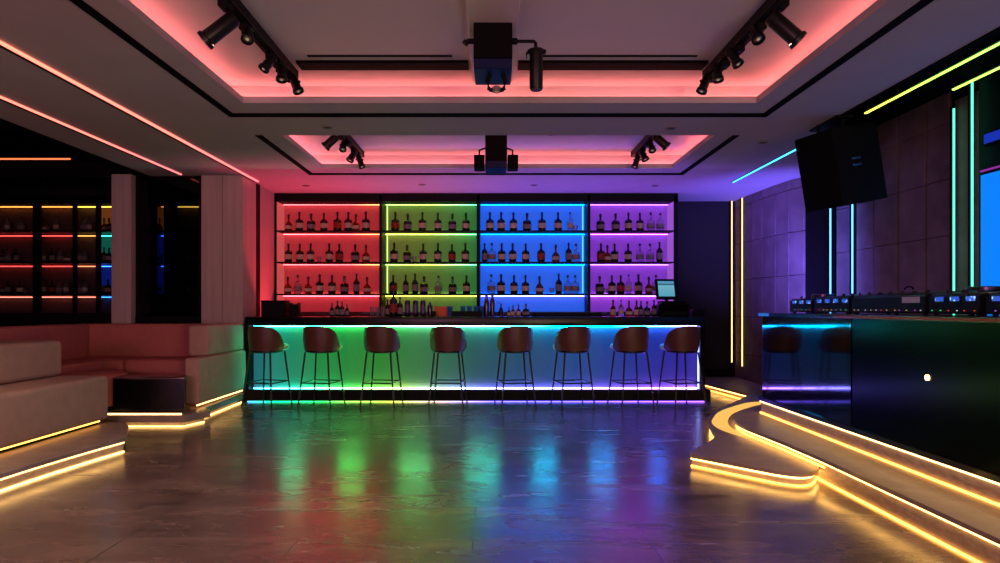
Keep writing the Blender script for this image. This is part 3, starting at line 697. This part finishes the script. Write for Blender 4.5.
# ---------------------------------------------------------------- DJ booth and its gear
dj = thing('dj_booth', 'long gloss black booth with mirror like front on the stage', 'booth', (3.1, 4.5, .341))
obj('front_panel', MB().box(2.70, 5.02, .341, 2.715, 6.66, 1.15), M['gloss'], dj, label='glossy left front panel')
obj('front_panel', MB().box(2.70, 1.0, .341, 2.715, 5.0, 1.15), M['gloss2'], dj, label='duller right front panel')
obj('carcass', MB().box(2.716, 1.0, .341, 3.45, 6.64, 1.15), M['black'], dj)
obj('countertop', MB().box(2.665, 1.0, 1.15, 3.52, 6.70, 1.182, .004, 1), M['deck'], dj)
obj('edge_trim', MB().box(2.658, 1.0, 1.158, 2.665, 5.2, 1.172), emis('red_edge_reflection', (.30, .03, .015), .16, raw=True), dj, label='dim red reflection painted along the counter edge')  # red reflection on the counter edge, put in as a glowing trim
obj('edge_trim', MB().box(2.658, 6.42, 1.152, 2.666, 6.66, 1.180), emis('blue_edge_glow', (.02, .2, .8), .35, raw=True), dj, label='small blue lit counter edge')
lt = tag(obj('painted_glint', MB().cyl((2.69, 0, 0), (2.70, 0, 0), .018, n=16), emis('warm_painted_glint', (1, .62, .18), 4, raw=True)), 'small round warm reflection painted on the black booth front', 'light')
lt.location = (0, 4.13, .80)  # reflected lamp in the booth front, put in as a small glowing disc
M['disp'] = mat('display_dark', (20, 22, 40), .2)
dm, nt, b = newmat('blue_gear_display'); L = nt.links
g_ = nt.nodes.new('ShaderNodeNewGeometry'); vo = nt.nodes.new('ShaderNodeTexVoronoi'); vo.inputs['Scale'].default_value = 38; L.new(g_.outputs['Position'], vo.inputs['Vector'])
rp = nt.nodes.new('ShaderNodeValToRGB'); rp.color_ramp.elements[0].color = (.35, .6, 1, 1); rp.color_ramp.elements[0].position = .15; rp.color_ramp.elements[1].color = (.01, .05, .35, 1); rp.color_ramp.elements[1].position = .42
L.new(vo.outputs['Distance'], rp.inputs[0]); L.new(rp.outputs[0], b.inputs['Emission Color']); b.inputs['Base Color'].default_value = (.01, .01, .02, 1); b.inputs['Emission Strength'].default_value = .8
ledm = [emis('tiny_led_'+n, c, .5, raw=True) for n, c in (('red', (1, .05, .03)), ('amber', (1, .5, .1)), ('violet', (.6, .1, .8)), ('white', (.7, .7, .8)), ('green', (.1, .8, .2)))]
def gear(name, y0, y1, h, label, kind, nd):
    t = thing(name, label, kind, (3.05, (y0+y1)/2, 1.182), 0, None)
    L_ = (y1-y0)/2
    bb = MB(); bb.box(-.18, -L_, .012, .20, L_, h-.05, .006, 1)
    bb.prism([(-.18, -L_), (.20, -L_), (.20, L_), (-.18, L_)], h-.055, h-.05)
    for sx in (-.15, .16):
        for sy in (-L_+.04, L_-.04): bb.cyl((sx, sy, 0), (sx, sy, .013), .015, n=10)
    obj('body', bb, M['black'], t, world=False)
    # sloping control deck
    dk = MB(); dk.obox(Matrix.Translation((.01, 0, h-.035)) @ Matrix.Rotation(math.radians(-4), 4, 'Y'), .36, 2*L_-.02, .035, .006, 1)
    obj('control_deck', dk, M['blackmetal'], t, world=False)
    kb = MB()
    for k in range(int(2*L_/.07)):
        y = -L_+.05+k*.07; kb.cyl((-.12+.03*(k % 2), y, h-.03), (-.12+.03*(k % 2), y, h-.006), .010, .008, 8)
    obj('knobs', kb, M['blackmetal'], t, world=False)
    if nd == 'jog':
        obj('jog_wheel', MB().lathe([(0, h-.01), (.10, h-.01), (.10, h+.008), (.085, h+.014), (0, h+.014)], 28, Matrix.Translation((.03, 0, 0))), M['gunmetal'], t, world=False)
    for k in range(max(1, int(2*L_/.14))):
        if nd == 'dark': break
        y = -L_+.07+k*.14
        if y > L_-.05: break
        obj('display', MB().box(-.184, y-.042, h*.54, -.180, y+.036, h*.54+.028, .001, 1), dm, t, world=False)
    for k in range(int(2*L_/.075)):
        y = -L_+.04+k*.075+random.uniform(-.015, .015)
        obj('indicator_light', MB().box(-.183, y-.004, .030, -.180, y+.004, .036), random.choice(ledm), t, world=False)
    return t
gear('media_player', 5.98, 6.43, .165, 'black media player with blue displays at the far end of the booth', 'media player', 'jog')
gear('dj_mixer', 5.36, 5.95, .175, 'black mixer with blue displays second along the booth from the bar', 'mixer', 'x')
ga = gear('power_amplifier', 4.42, 5.33, .175, 'long dark black unit with a pale name plate on the booth', 'amplifier', 'dark')
obj('name_plate', MB().box(-.184, -.40, .085, -.180, -.21, .125, .001, 1), M['whiteplate'], ga, world=False)
gear('media_player', 3.93, 4.39, .17, 'black media player with blue displays just right of the name plate unit', 'media player', 'jog')
gear('media_player', 3.30, 3.88, .165, 'black media player with blue displays cut by the right picture edge', 'media player', 'jog')
tag(obj('coiled_cable', MB().tube([(2.95, 4.72+.05*math.cos(a), 1.362+.02*math.sin(a)) for a in [k*PI/10 for k in range(11)]], .006), M['black'], origin=(2.95, 4.72, 1.36)), 'thin black cable loop standing on the dark unit on the booth', 'cable')

# ---------------------------------------------------------------- hung loudspeaker
nf = Vector((-.957, -.290, 0)); wv = Vector((-.290, .957, 0))
p = math.radians(11)
down = Vector((0, 0, -1))*math.cos(p) - nf*math.sin(p)
front = (nf*math.cos(p) + Vector((0, 0, -1))*math.sin(p))
T0 = Vector((3.05, 6.0, 2.85)); Wd, Hh, Dp = .46, .71, .53
ctr = T0 + wv*Wd/2 + down*Hh/2 - front*Dp/2
Rm = Matrix((( -front.x, wv.x, -down.x, 0), (-front.y, wv.y, -down.y, 0), (-front.z, wv.z, -down.z, 0), (0, 0, 0, 1)))
sp_ = thing('loudspeaker', 'big black loudspeaker hung from the ceiling over the booth', 'speaker', tuple(ctr))
def sb_(name, m, *a, bev=.006, **k):
    x0, y0, z0, x1, y1, z1 = a
    return obj(name, MB().obox(Rm @ Matrix.Translation(((x0+x1)/2, (y0+y1)/2, (z0+z1)/2)), x1-x0, y1-y0, z1-z0, bev, 2), m, sp_, world=False, **k)
sb_('cabinet', M['speakerbox'], -Dp/2, -Wd/2, -Hh/2, Dp/2, Wd/2, Hh/2, bev=.012)
sb_('grille', M['speakergrille'], -Dp/2-.012, -Wd/2+.015, .012, -Dp/2, Wd/2-.015, Hh/2-.015, label='upper grille')
sb_('grille', M['speakergrille'], -Dp/2-.012, -Wd/2+.015, -Hh/2+.015, -Dp/2, Wd/2-.015, -.012, label='lower grille')
hb = MB()
for zz in (.03, -.03): hb.obox(Rm @ Matrix.Translation((-.04, -Wd/2-.004, zz+.03)), .10, .012, .022, .004, 2)
obj('side_handle', hb, M['steel'], sp_, world=False)
bk = MB()
for sy in (-.15, .15):
    a_ = Vector(Rm @ Vector((-.05, sy, Hh/2))); bk.cyl(a_, (a_.x, a_.y, H+.40-ctr.z if ctr.x+a_.x > 3.2 else H-ctr.z), .014, n=10)
bk.box(-.16, -.24, H-ctr.z-.02, -.02+.02, .28, H-ctr.z)
obj('hanging_bracket', bk, M['black'], sp_, world=False)

# ---------------------------------------------------------------- tracks and spotlights
def track(x0, x1, y0, y1, label):
    t = thing('light_track', label, 'track', ((x0+x1)/2, y1, H2), 0, 'ceiling light tracks')
    obj('rail', MB().box(x0, y0, H2-.07, x1, y1, H2, .003, 1), M['black'], t)
    obj('channel', MB().box((x0+x1)/2-.012, y0+.02, H2-.074, (x0+x1)/2+.012, y1-.02, H2-.0695), M['matblack'], t)
    obj('end_cap', MB().box(x0-.003, y1, H2-.073, x1+.003, y1+.02, H2), M['black'], t)
    return t
track(-1.70, -1.61, -.8, 5.52, 'front left black ceiling track carrying five spotlights')
track(1.75, 1.84, -.8, 5.52, 'front right black ceiling track carrying five spotlights')
track(-1.70, -1.61, 6.95, 8.38, 'rear left short black ceiling track carrying four spotlights')
track(1.75, 1.84, 6.95, 8.38, 'rear right short black ceiling track carrying four spotlights')
M['lensglow'] = emis('lamp_glow', (1, .72, .42), .15, raw=True)
def spot(tx, lens, r, ln, dirv, label, grp, power=0, col=(1, .6, .45)):
    lens = Vector(lens); d = Vector(dirv).normalized(); back = lens-d*ln
    at = Vector((tx, back.y+.01, H2-.07))
    t = thing('track_spotlight', label, 'spotlight', tuple(at), 0, grp)
    q = d.to_track_quat('Z', 'Y').to_matrix().to_4x4()
    obj('adapter', MB().box(at.x-.03, at.y-.05, at.z-.045, at.x+.03, at.y+.05, at.z, .004, 1), M['black'], t)
    ab = MB().tube([at-Vector((0, 0, .04)), (at+back)/2-Vector((0, 0, .01)), back+d*ln*.35], .012)
    ab.cyl(back+d*ln*.35-Vector((r*1.2, 0, 0)), back+d*ln*.35+Vector((r*1.2, 0, 0)), .010)
    obj('yoke', ab, M['black'], t)
    prof = [(0, 0), (r*.75, 0), (r*.9, .012), (r*.92, ln-.03), (r*1.12, ln-.022), (r*1.12, ln), (r*.9, ln), (r*.85, ln-.015), (0, ln-.015)]
    obj('barrel', MB().lathe(prof, 20, Matrix.Translation(back) @ q), M['blackmetal'], t)
    obj('lens', MB().lathe([(0, ln-.014), (r*.78, ln-.014), (r*.5, ln-.008), (0, ln-.006)], 18, Matrix.Translation(back) @ q), M['lens'], t)
    obj('bulb', MB().lathe([(0, ln-.006), (r*.32, ln-.006), (r*.2, ln-.002), (0, ln-.001)], 12, Matrix.Translation(back) @ q), M['lensglow'], t)
    if power:
        ld = bpy.data.lights.new('spot_lamp', 'SPOT'); ld.energy = power; ld.color = col; ld.spot_size = math.radians(75); ld.spot_blend = .6; ld.shadow_soft_size = r*.8
        lo = bpy.data.objects.new('spot_lamp', ld); C.objects.link(lo); lo.location = lens+d*.01; lo.rotation_euler = (-d).to_track_quat('Z', 'Y').to_euler()
        lo.parent = t; lo.location = lens+d*.01-at
    return t
ordn = ['nearest', 'second nearest', 'middle', 'second farthest', 'farthest']
FL = [((-1.77, 4.10, 2.87), .055, .24, (-.62, -.1, -.55)), ((-1.615, 4.40, 3.00), .037, .12, (.1, -.6, -.8)), ((-1.70, 4.95, 3.0), .038, .13, (-.5, -.3, -.8)), ((-1.61, 5.10, 2.97), .038, .13, (.05, -.3, -1)), ((-1.57, 5.42, 2.985), .040, .15, (.35, -.1, -.8))]
for i, (l, r, ln, d) in enumerate(FL):
    spot(-1.655, l, r, ln, d, ('largest' if i == 0 else ordn[i])+' black spotlight on the front left ceiling track', 'front left track spotlights', 9 if i in (1, 3) else 0)
FR = [((1.89, 4.10, 2.87), .055, .24, (.62, -.1, -.62)), ((1.76, 4.40, 3.00), .040, .12, (.15, -.5, -.8)), ((1.775, 4.80, 2.98), .038, .14, (.35, -.3, -.8)), ((1.73, 5.10, 2.97), .038, .14, (.0, -.3, -1)), ((1.70, 5.42, 2.985), .040, .16, (-.35, -.1, -.8))]
for i, (l, r, ln, d) in enumerate(FR):
    spot(1.795, l, r, ln, d, ('largest' if i == 0 else ordn[i])+' black spotlight on the front right ceiling track', 'front right track spotlights', 9 if i in (1, 3) else 0)
ord4 = ['nearest', 'second nearest', 'second farthest', 'farthest']
for i, (l, r, ln, d) in enumerate([((-1.83, 7.30, 2.99), .050, .18, (-.6, -.1, -.6)), ((-1.69, 7.55, 3.02), .038, .12, (0, -.5, -.8)), ((-1.70, 7.95, 2.985), .042, .14, (-.4, -.3, -.8)), ((-1.59, 8.18, 2.955), .040, .16, (.3, -.1, -.8))]):
    spot(-1.655, l, r, ln, d, ord4[i]+' black spotlight on the rear left ceiling track', 'rear left track spotlights')
for i, (l, r, ln, d) in enumerate([((1.92, 7.30, 2.99), .050, .18, (.6, -.1, -.6)), ((1.83, 7.60, 3.02), .038, .12, (.1, -.5, -.8)), ((1.82, 7.90, 2.985), .042, .14, (.3, -.3, -.8)), ((1.745, 8.18, 2.955), .040, .16, (-.3, -.1, -.8))]):
    spot(1.795, l, r, ln, d, ord4[i]+' black spotlight on the rear right ceiling track', 'rear right track spotlights')
# ---------------------------------------------------------------- hung projector units
tag(obj('mounting_plate', MB().box(-.165, 3.6, H2-.04, .175, 5.70, H2, .003, 1), M['cove'], origin=(0, 5, H2)), 'pale mounting plate in the ceiling behind the front black projector', 'plate')
pj = thing('projector', 'square black projector hung in the front ceiling recess', 'projector', (.003, 4.65, H2-.04))
obj('housing', MB().box(-.125, 4.5, 2.92, .138, 4.85, H2-.04, .006, 1), M['speakerbox'], pj)
obj('lower_housing', MB().box(-.122, 4.502, 2.848, .135, 4.84, 2.918, .005, 1), M['projblue'], pj, label='lower band with blue light painted in')
obj('side_knob', MB().cyl((-.175, 4.6, 3.07), (-.125, 4.6, 3.07), .018).cyl((-.19, 4.6, 3.05), (-.175, 4.6, 3.07), .022), M['black'], pj)
obj('side_arm', MB().tube([(.138, 4.6, 3.07), (.29, 4.6, 3.07), (.30, 4.6, 3.06), (.305, 4.6, 2.99)], .012).cyl((.138, 4.6, 3.07), (.175, 4.6, 3.07), .022), M['black'], pj)
mh = thing('moving_head_lamp', 'small black two pronged lamp under the front projector', 'lamp', (.03, 4.62, 2.848))
yb = MB()
for s in (-1, 1): yb.tube([(.03+s*.045, 4.62, 2.848), (.03+s*.062, 4.62, 2.80), (.03+s*.050, 4.62, 2.745)], .017)
yb.tube([(.03-.050, 4.62, 2.745), (.03, 4.62, 2.732), (.03+.050, 4.62, 2.745)], .015)
obj('yoke', yb, M['black'], mh); obj('lens', MB().lathe([(0, 0), (.026, 0), (.03, .03), (.02, .04), (0, .04)], 18, Matrix.Translation((.03, 4.60, 2.72))), M['lens'], mh)
obj('bulb', MB().cyl((.03, 4.583, 2.725), (.03, 4.588, 2.725), .014), M['lensglow'], mh)
cs = thing('cylinder_spotlight', 'long black cylinder spotlight hanging right of the front projector', 'spotlight', (.305, 4.6, 2.99))
obj('barrel', MB().lathe([(0, 0), (.040, 0), (.046, .012), (.046, .255), (.054, .262), (.054, .275), (.030, .285), (0, .285)], 22, Matrix.Translation((.305, 4.6, 2.735))), M['blackmetal'], cs)
obj('clamp', MB().box(.245, 4.58, 2.985, .372, 4.62, 3.01, .005, 1).tube([(.245, 4.6, 2.998), (.238, 4.6, 2.98), (.240, 4.6, 2.955)], .007), M['black'], cs)
obj('lens', MB().cyl((.305, 4.6, 2.731), (.305, 4.6, 2.736), .034), M['lens'], cs)
pr = thing('rear_projector', 'black projector box hung in the rear ceiling recess', 'projector', (.04, 7.5, H2))
obj('housing', MB().box(-.075, 7.3, 2.775, .165, 7.65, H2, .006, 1), M['speakerbox'], pr)
obj('lower_housing', MB().box(-.072, 7.29, 2.765, .162, 7.64, 2.84, .004, 1), M['projblue'], pr, label='lower band with blue light painted in')
for s, nm in ((-1, 'left'), (1, 'right')):
    x = .045+s*.185
    ss = thing('side_speaker', 'small black box clamped to the %s side of the rear projector' % nm, 'speaker', (x, 7.4, 2.93))
    obj('cabinet', MB().box(x-.058, 7.32, 2.765, x+.058, 7.5, 2.915, .004, 1), M['speakerbox'], ss)
    obj('bracket', MB().tube([(x, 7.4, 2.915), (x, 7.4, 2.98), (x-s*.05, 7.4, 3.0), (.045+s*.12, 7.4, 3.0)], .011), M['black'], ss)
# recessed ceiling fittings
def downlight(px, py, z, label, on=0):
    Y = (z-CZ)*F/(HY-py); X = (px-CX)/F*Y
    t = thing('recessed_downlight', label, 'downlight', (X, Y, z), 0, 'recessed ceiling fittings')
    obj('ring', MB().lathe([(.030, 0), (.055, 0), (.055, -.006), (.045, -.010), (.030, -.004)], 24, Matrix.Translation((X, Y, z))), M['papergrey'], t)
    obj('baffle', MB().lathe([(0, -.001), (.031, -.001), (.031, -.004), (0, -.004)], 20, Matrix.Translation((X, Y, z))), M['black'], t)
downlight(306, 185.5, H, 'small recessed downlight in the ceiling above the red bay')
downlight(422, 184.5, H, 'small recessed downlight in the ceiling above the green bay')
downlight(534, 185, H, 'small recessed downlight in the ceiling above the blue bay')
downlight(655, 185.5, H, 'small recessed downlight in the ceiling above the violet bay')
downlight(327, 127, H, 'small recessed fitting before the rear left ceiling track')
downlight(671, 128, H, 'small recessed fitting before the rear right ceiling track')
downlight(763, 142, H, 'small recessed fitting in the ceiling left of the loudspeaker')
t = tag(obj('smoke_detector', MB().lathe([(0, 0), (.05, 0), (.05, -.02), (.035, -.035), (0, -.035)], 20), M['black']), 'small black smoke detector right of the rear projector', 'smoke detector'); t.location = (.66, 7.45, H2)

# ---------------------------------------------------------------- lounge on the left
zp = .125
pf = thing('lounge_platform', 'low stone platform edged with warm light under the near left sofa', 'platform', (-4.2, 5, 0))
p1 = [(-3.32, 1.0), (-3.30, 3.0), (-3.27, 4.4), (-3.21, 5.1), (-3.12, 5.69)]
p1c = catmull(p1, 5)
obj('tread', MB().prism(p1c+[(-3.40, 6.24), (-3.55, 6.46), (-5.6, 6.46), (-5.6, 1.0)], zp-.03, zp), M['step'], pf)
M['stepwhite2'] = emis('platform_led', (1, .54, .15), 3.2, raw=True)
sub_leds(p1c, zp-.03, 0, M['stepwhite2'], M['stepwhite2'], pf, .03)
obj('end_riser', MB().ribbon([(-3.15, 5.69), (-3.43, 6.24), (-3.57, 6.43), (-5.6, 6.43)], 0, zp-.03, .02), M['riser'], pf)
pg = thing('lounge_platform', 'low stone platform with warm light beneath the corner sofa and black table', 'platform', (-4.2, 7.8, 0))
p2 = [(-5.6, 6.86), (-3.16, 6.86), (-3.04, 7.2), (-3.19, 7.42), (-3.235, 8.68)]
obj('tread', MB().prism(p2+[(-5.6, 8.75)], .055, zp), M['step'], pg)
obj('base', MB().prism([(-5.6, 6.92), (-3.22, 6.92), (-3.12, 7.22), (-3.26, 7.46), (-3.30, 8.68), (-5.6, 8.72)], 0, .055), M['riser'], pg)
obj('led_tape', MB().ribbon([(-5.0, 6.885), (-3.19, 6.885), (-3.09, 7.17)], 0.004, .014, .008), M['stepwhite2'], pg)
obj('led_tape', MB().ribbon([(-3.215, 7.46), (-3.25, 8.66)], 0.004, .014, .008), M['stepwhite2'], pg)
# near sofa
so = thing('lounge_sofa', 'taupe leather lounge sofa cut off by the left picture edge, lit beneath', 'sofa', (-4.2, 4.5, zp))
obj('base', MB().box(-4.95, 2.6, zp, -3.74, 6.34, zp+.045), M['black'], so)
obj('seat', MB().box(-5.0, 2.5, zp+.042, -3.68, 6.42, .585, .045, 4), M['sofa'], so)
obj('backrest', MB().box(-5.0, 2.5, .585, -4.09, 6.37, .925, .05, 4), M['sofa'], so)
obj('led_tape', MB().box(-3.735, 2.6, zp+.026, -3.727, 6.34, zp+.036), M['stepbase'], so)
# corner sofa
cs_ = thing('corner_sofa', 'large dusky leather corner sofa along the back of the lounge', 'sofa', (-4.2, 8.2, zp))
obj('base', MB().box(-5.35, 7.0, zp, -4.62, 8.6, zp+.05).box(-5.0, 7.95, zp, -3.4, 8.6, zp+.05), M['black'], cs_)
obj('seat', MB().box(-5.12, 6.95, zp+.05, -4.55, 7.84, .62, .035, 3), M['sofa2'], cs_)
obj('seat', MB().box(-5.12, 7.85, zp+.05, -4.36, 8.52, .62, .035, 3), M['sofa2'], cs_)
obj('seat', MB().box(-4.35, 7.87, zp+.05, -3.36, 8.52, .62, .035, 3), M['sofa2'], cs_)
obj('backrest', MB().box(-5.40, 6.0+.4, .30, -5.10, 8.45, 1.03, .035, 3), M['sofa2'], cs_)
obj('backrest', MB().box(-5.35, 8.46, .30, -3.47, 8.70, 1.03, .035, 3), M['sofa2'], cs_)
obj('armrest', MB().box(-3.36, 7.28, zp+.055, -3.20, 8.69, .684, .03, 3), M['sofa'], cs_)
obj('backrest', MB().box(-3.46, 7.58, .684, -3.23, 8.69, 1.035, .035, 3), M['sofa'], cs_)
obj('led_tape', MB().box(-3.245, 7.32, zp+.030, -3.235, 8.66, zp+.042), M['stepwhite2'], cs_)
ot = thing('round_ottoman', 'round dusky leather ottoman behind the near sofa', 'ottoman', (-4.34, 7.27, zp))
obj('cushion', MB().lathe([(0, .06), (.33, .06), (.345, .10), (.345, .34), (.325, .385), (.28, .405), (0, .41)], 32), M['sofa2'], ot, world=False)
obj('foot', MB().lathe([(0, 0), (.26, 0), (.26, .062), (0, .062)], 28), M['black'], ot, world=False)
tb = thing('low_table', 'low gloss black table with curved front between the sofas', 'table', (-3.56, 7.1, zp))
arc = [(-3.965+.745*k/12, 6.98-.05*math.sin(PI*k/12)) for k in range(13)]
obj('body', MB().prism(arc+[(-3.33, 7.26), (-3.965, 7.26)], zp+.03, .49), M['tablegloss'], tb)
obj('tabletop', MB().prism([(x*1.0, y-.006) for x, y in arc]+[(-3.33, 7.265), (-3.97, 7.265)], .49, .505, .004), mat('warm_reflection_top', (96, 70, 60), .15), tb)  # warm reflection on the black top, put into its colour
obj('led_tape', MB().ribbon([(-4.0, 6.915), (-3.22, 6.915)], zp, zp+.014, .008), M['stepwhite2'], tb)
obj('base', MB().prism([(-3.94, 7.0), (-3.26, 7.0), (-3.36, 7.24), (-3.94, 7.24)], zp, zp+.03), M['matblack'], tb)

# ---------------------------------------------------------------- dark alcove shelving on the left
AX = [-8.0, -6.97, -6.39, -6.03, -5.78, -5.17, -5.0, -4.86, -3.9]
al = thing('alcove_shelving', 'dim black shelving behind smoked glass at the far left', 'shelving', (-6, 10.4, 0))
fb = MB(); wv_ = [.02, .055, .025, .03, .03, .03, .02, .03, .03]
for x, hw in zip(AX, wv_): fb.box(x-hw, SY, 0, x+hw, SY+.05, 2.95)
fb.box(-8.0, SY, 2.83, -3.87, 10.6, 2.95)
obj('frame', fb, M['black'], al)
obj('back_panel', MB().box(-8.0, 10.56, 0, -3.87, 10.6, 2.9), mat('dark_oak_panel', (78, 58, 54), .6), al)
for z in SHZ: obj('shelf', MB().box(-8.0, SY+.01, z-.022, -3.87, 10.56, z), M['black'], al)
obj('plinth', MB().box(-8.0, SY-.03, 0, -3.87, SY, 1.12), M['black'], al)
cells = [(-8, -7.03), (-6.91, -6.42), (-6.36, -6.06), (-6.0, -5.81), (-5.07, -5.02), (-4.83, -3.93)]
O_ = (1, .28, .04); Y_ = (.9, .55, .06); R_ = (1, .06, .05); T_ = (.03, .7, .45); B_ = (.02, .16, 1); S_ = (1, .22, .14)
colr = {2: [O_, O_, Y_, Y_, O_, Y_], 1: [R_, R_, (.7, .3, .06), T_, B_, None], 0: [R_, R_, (.8, .2, .08), B_, B_, None], -1: [S_, S_, S_, B_, None, None]}
for ri, zt in ((2, 2.83), (1, 2.373), (0, 1.893), (-1, 1.408)):
    for ci, (a, b_) in enumerate(cells):
        c = colr[ri][ci]; a *= 1.0294; b_ = min(b_*1.0294, -3.88)
        if c is None: continue
        s_ = (6 if c in (T_, B_) else 3) * (1.0 if ci < 4 else .9)
        obj('led_tape', MB().box(a+.01, 10.50, zt-.012, b_-.01, 10.52, zt-.001), emis('alcove_led_%d_%d' % (ri+1, ci), c, s_, raw=True), al)
M['cellblue'] = emis('alcove_blue_glow', (.01, .05, .8), .09, raw=True); M['cellteal'] = emis('alcove_teal_glow', (.02, .5, .35), .10, raw=True); M['cellorange'] = emis('alcove_orange_glow', (.8, .2, .03), .10, raw=True)  # light on the alcove cell backs, put in as dim emission
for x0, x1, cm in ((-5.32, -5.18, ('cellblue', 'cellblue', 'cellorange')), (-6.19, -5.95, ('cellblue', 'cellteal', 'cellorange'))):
    for k in range(3): obj('painted_glow_panel', MB().box(x0, 10.545, SHZ[k]+.005, x1, 10.558, SHZ[k]+.45), M[cm[k]], al, label='cell back with dim coloured glow painted in')
grp = 'bottles on the dark left shelving'
def arow(ri, spec):
    for i, (px, k) in enumerate(spec):
        Y = 10.36; X = (px-CX)/F*Y
        put(k, (X, Y, SHZ[ri]), '%s behind smoked glass, %s on the %s shelf far left' % ({'a': 'dark bottle', 'b': 'squat bottle', 'c': 'slim clear bottle', 'd': 'amber bottle', 'g': 'clear bottle', 'e': 'slim dark bottle', 't': 'small glass', 'f': 'red label bottle'}[k], ('leftmost' if i == 0 else 'rightmost' if i == len(spec)-1 else ORD[i]+' from left'), rname[ri]), grp, .82, 1, i)
arow(2, [(7, 'c'), (21, 'g'), (44, 'd'), (48, 't'), (56, 'c'), (84, 'g'), (89, 'c'), (104, 'd'), (109, 'b'), (159.5, 'd')])
arow(1, [(3, 'b'), (8, 'g'), (16, 'e'), (43, 'c'), (52, 'e'), (60, 'g'), (67, 'd'), (79, 'c'), (84, 'g'), (104, 'e'), (109, 'a'), (159.5, 'g'), (173, 'c'), (178, 't'), (189, 'g'), (197, 'c')])
arow(0, [(3, 'b'), (8, 'e'), (20, 'a'), (25, 't'), (43, 'c'), (52, 'f'), (59, 'g'), (66, 'c'), (79, 'g'), (85, 'c'), (101, 'g'), (108, 'a'), (159.5, 'c'), (173, 'g'), (189, 'c'), (197, 'g')])
struct('window_1', MB().box(-8.0, 8.98, 1.17, -5.0, 8.99, 3.6), M['smoke'])
struct('window_2', MB().box(-4.74, 8.90, 1.0, -3.85, 8.91, H), M['smokedark'])
lw = struct('trim_8', MB().box(-8.0, 8.80, 0, -5.0, 9.1, 1.17).box(-8.0, 8.96, 3.0, -5.0, 9.02, 3.2).box(-4.74, 8.86, 0, -3.85, 9.0, 1.12).box(-4.74, 8.87, 1.1, -4.69, 8.93, H).box(-3.90, 8.87, 1.1, -3.85, 8.93, H), M['black'])
strip('header_light_strip', MB().box(-6.64, 8.945, 3.222, -5.66, 8.955, 3.240), emis('orange_line', (1, .16, .05), 1.1, raw=True), 'thin orange light line over the smoked glass at far left', None, MB().box(-6.66, 8.957, 3.20, -5.64, 8.97, 3.26), (-6.1, 8.95, 3.2))

# ---------------------------------------------------------------- unseen fill lamps added in the ceiling to brighten lounge and floor
def house(x, y, power, col, size=110, z=H, lab_=''):
    t = thing('added_ceiling_lamp', 'added round ceiling fill lamp %s' % lab_, 'downlight', (x, y, z), 0, 'added fill lamps')
    obj('ring', MB().lathe([(.05, 0), (.075, 0), (.075, -.008), (.05, -.005)], 20), M['papergrey'], t, world=False)
    obj('glow', MB().lathe([(0, -.002), (.05, -.002), (.05, -.004), (0, -.004)], 20), M['lensglow'], t, world=False)
    ld = bpy.data.lights.new('added_fill_lamp', 'SPOT'); ld.energy = power; ld.color = col; ld.spot_size = math.radians(size); ld.spot_blend = .8; ld.shadow_soft_size = .06
    lo = bpy.data.objects.new('added_fill_lamp', ld); C.objects.link(lo); lo.parent = t; lo.location = (0, 0, -.02)
for x, y, p_ in ((-3.7, 2.0, 70), (-2.7, 3.6, 75), (2.9, 3.4, 30), (2.9, 1.0, 30)):
    house(x, y, p_, (1, .72, .58), 130, lab_=('over the near left sofa' if x < -3 else 'left of the viewer') if x < 0 else ('over the stage steps' if y > 2 else 'right behind the viewer'))
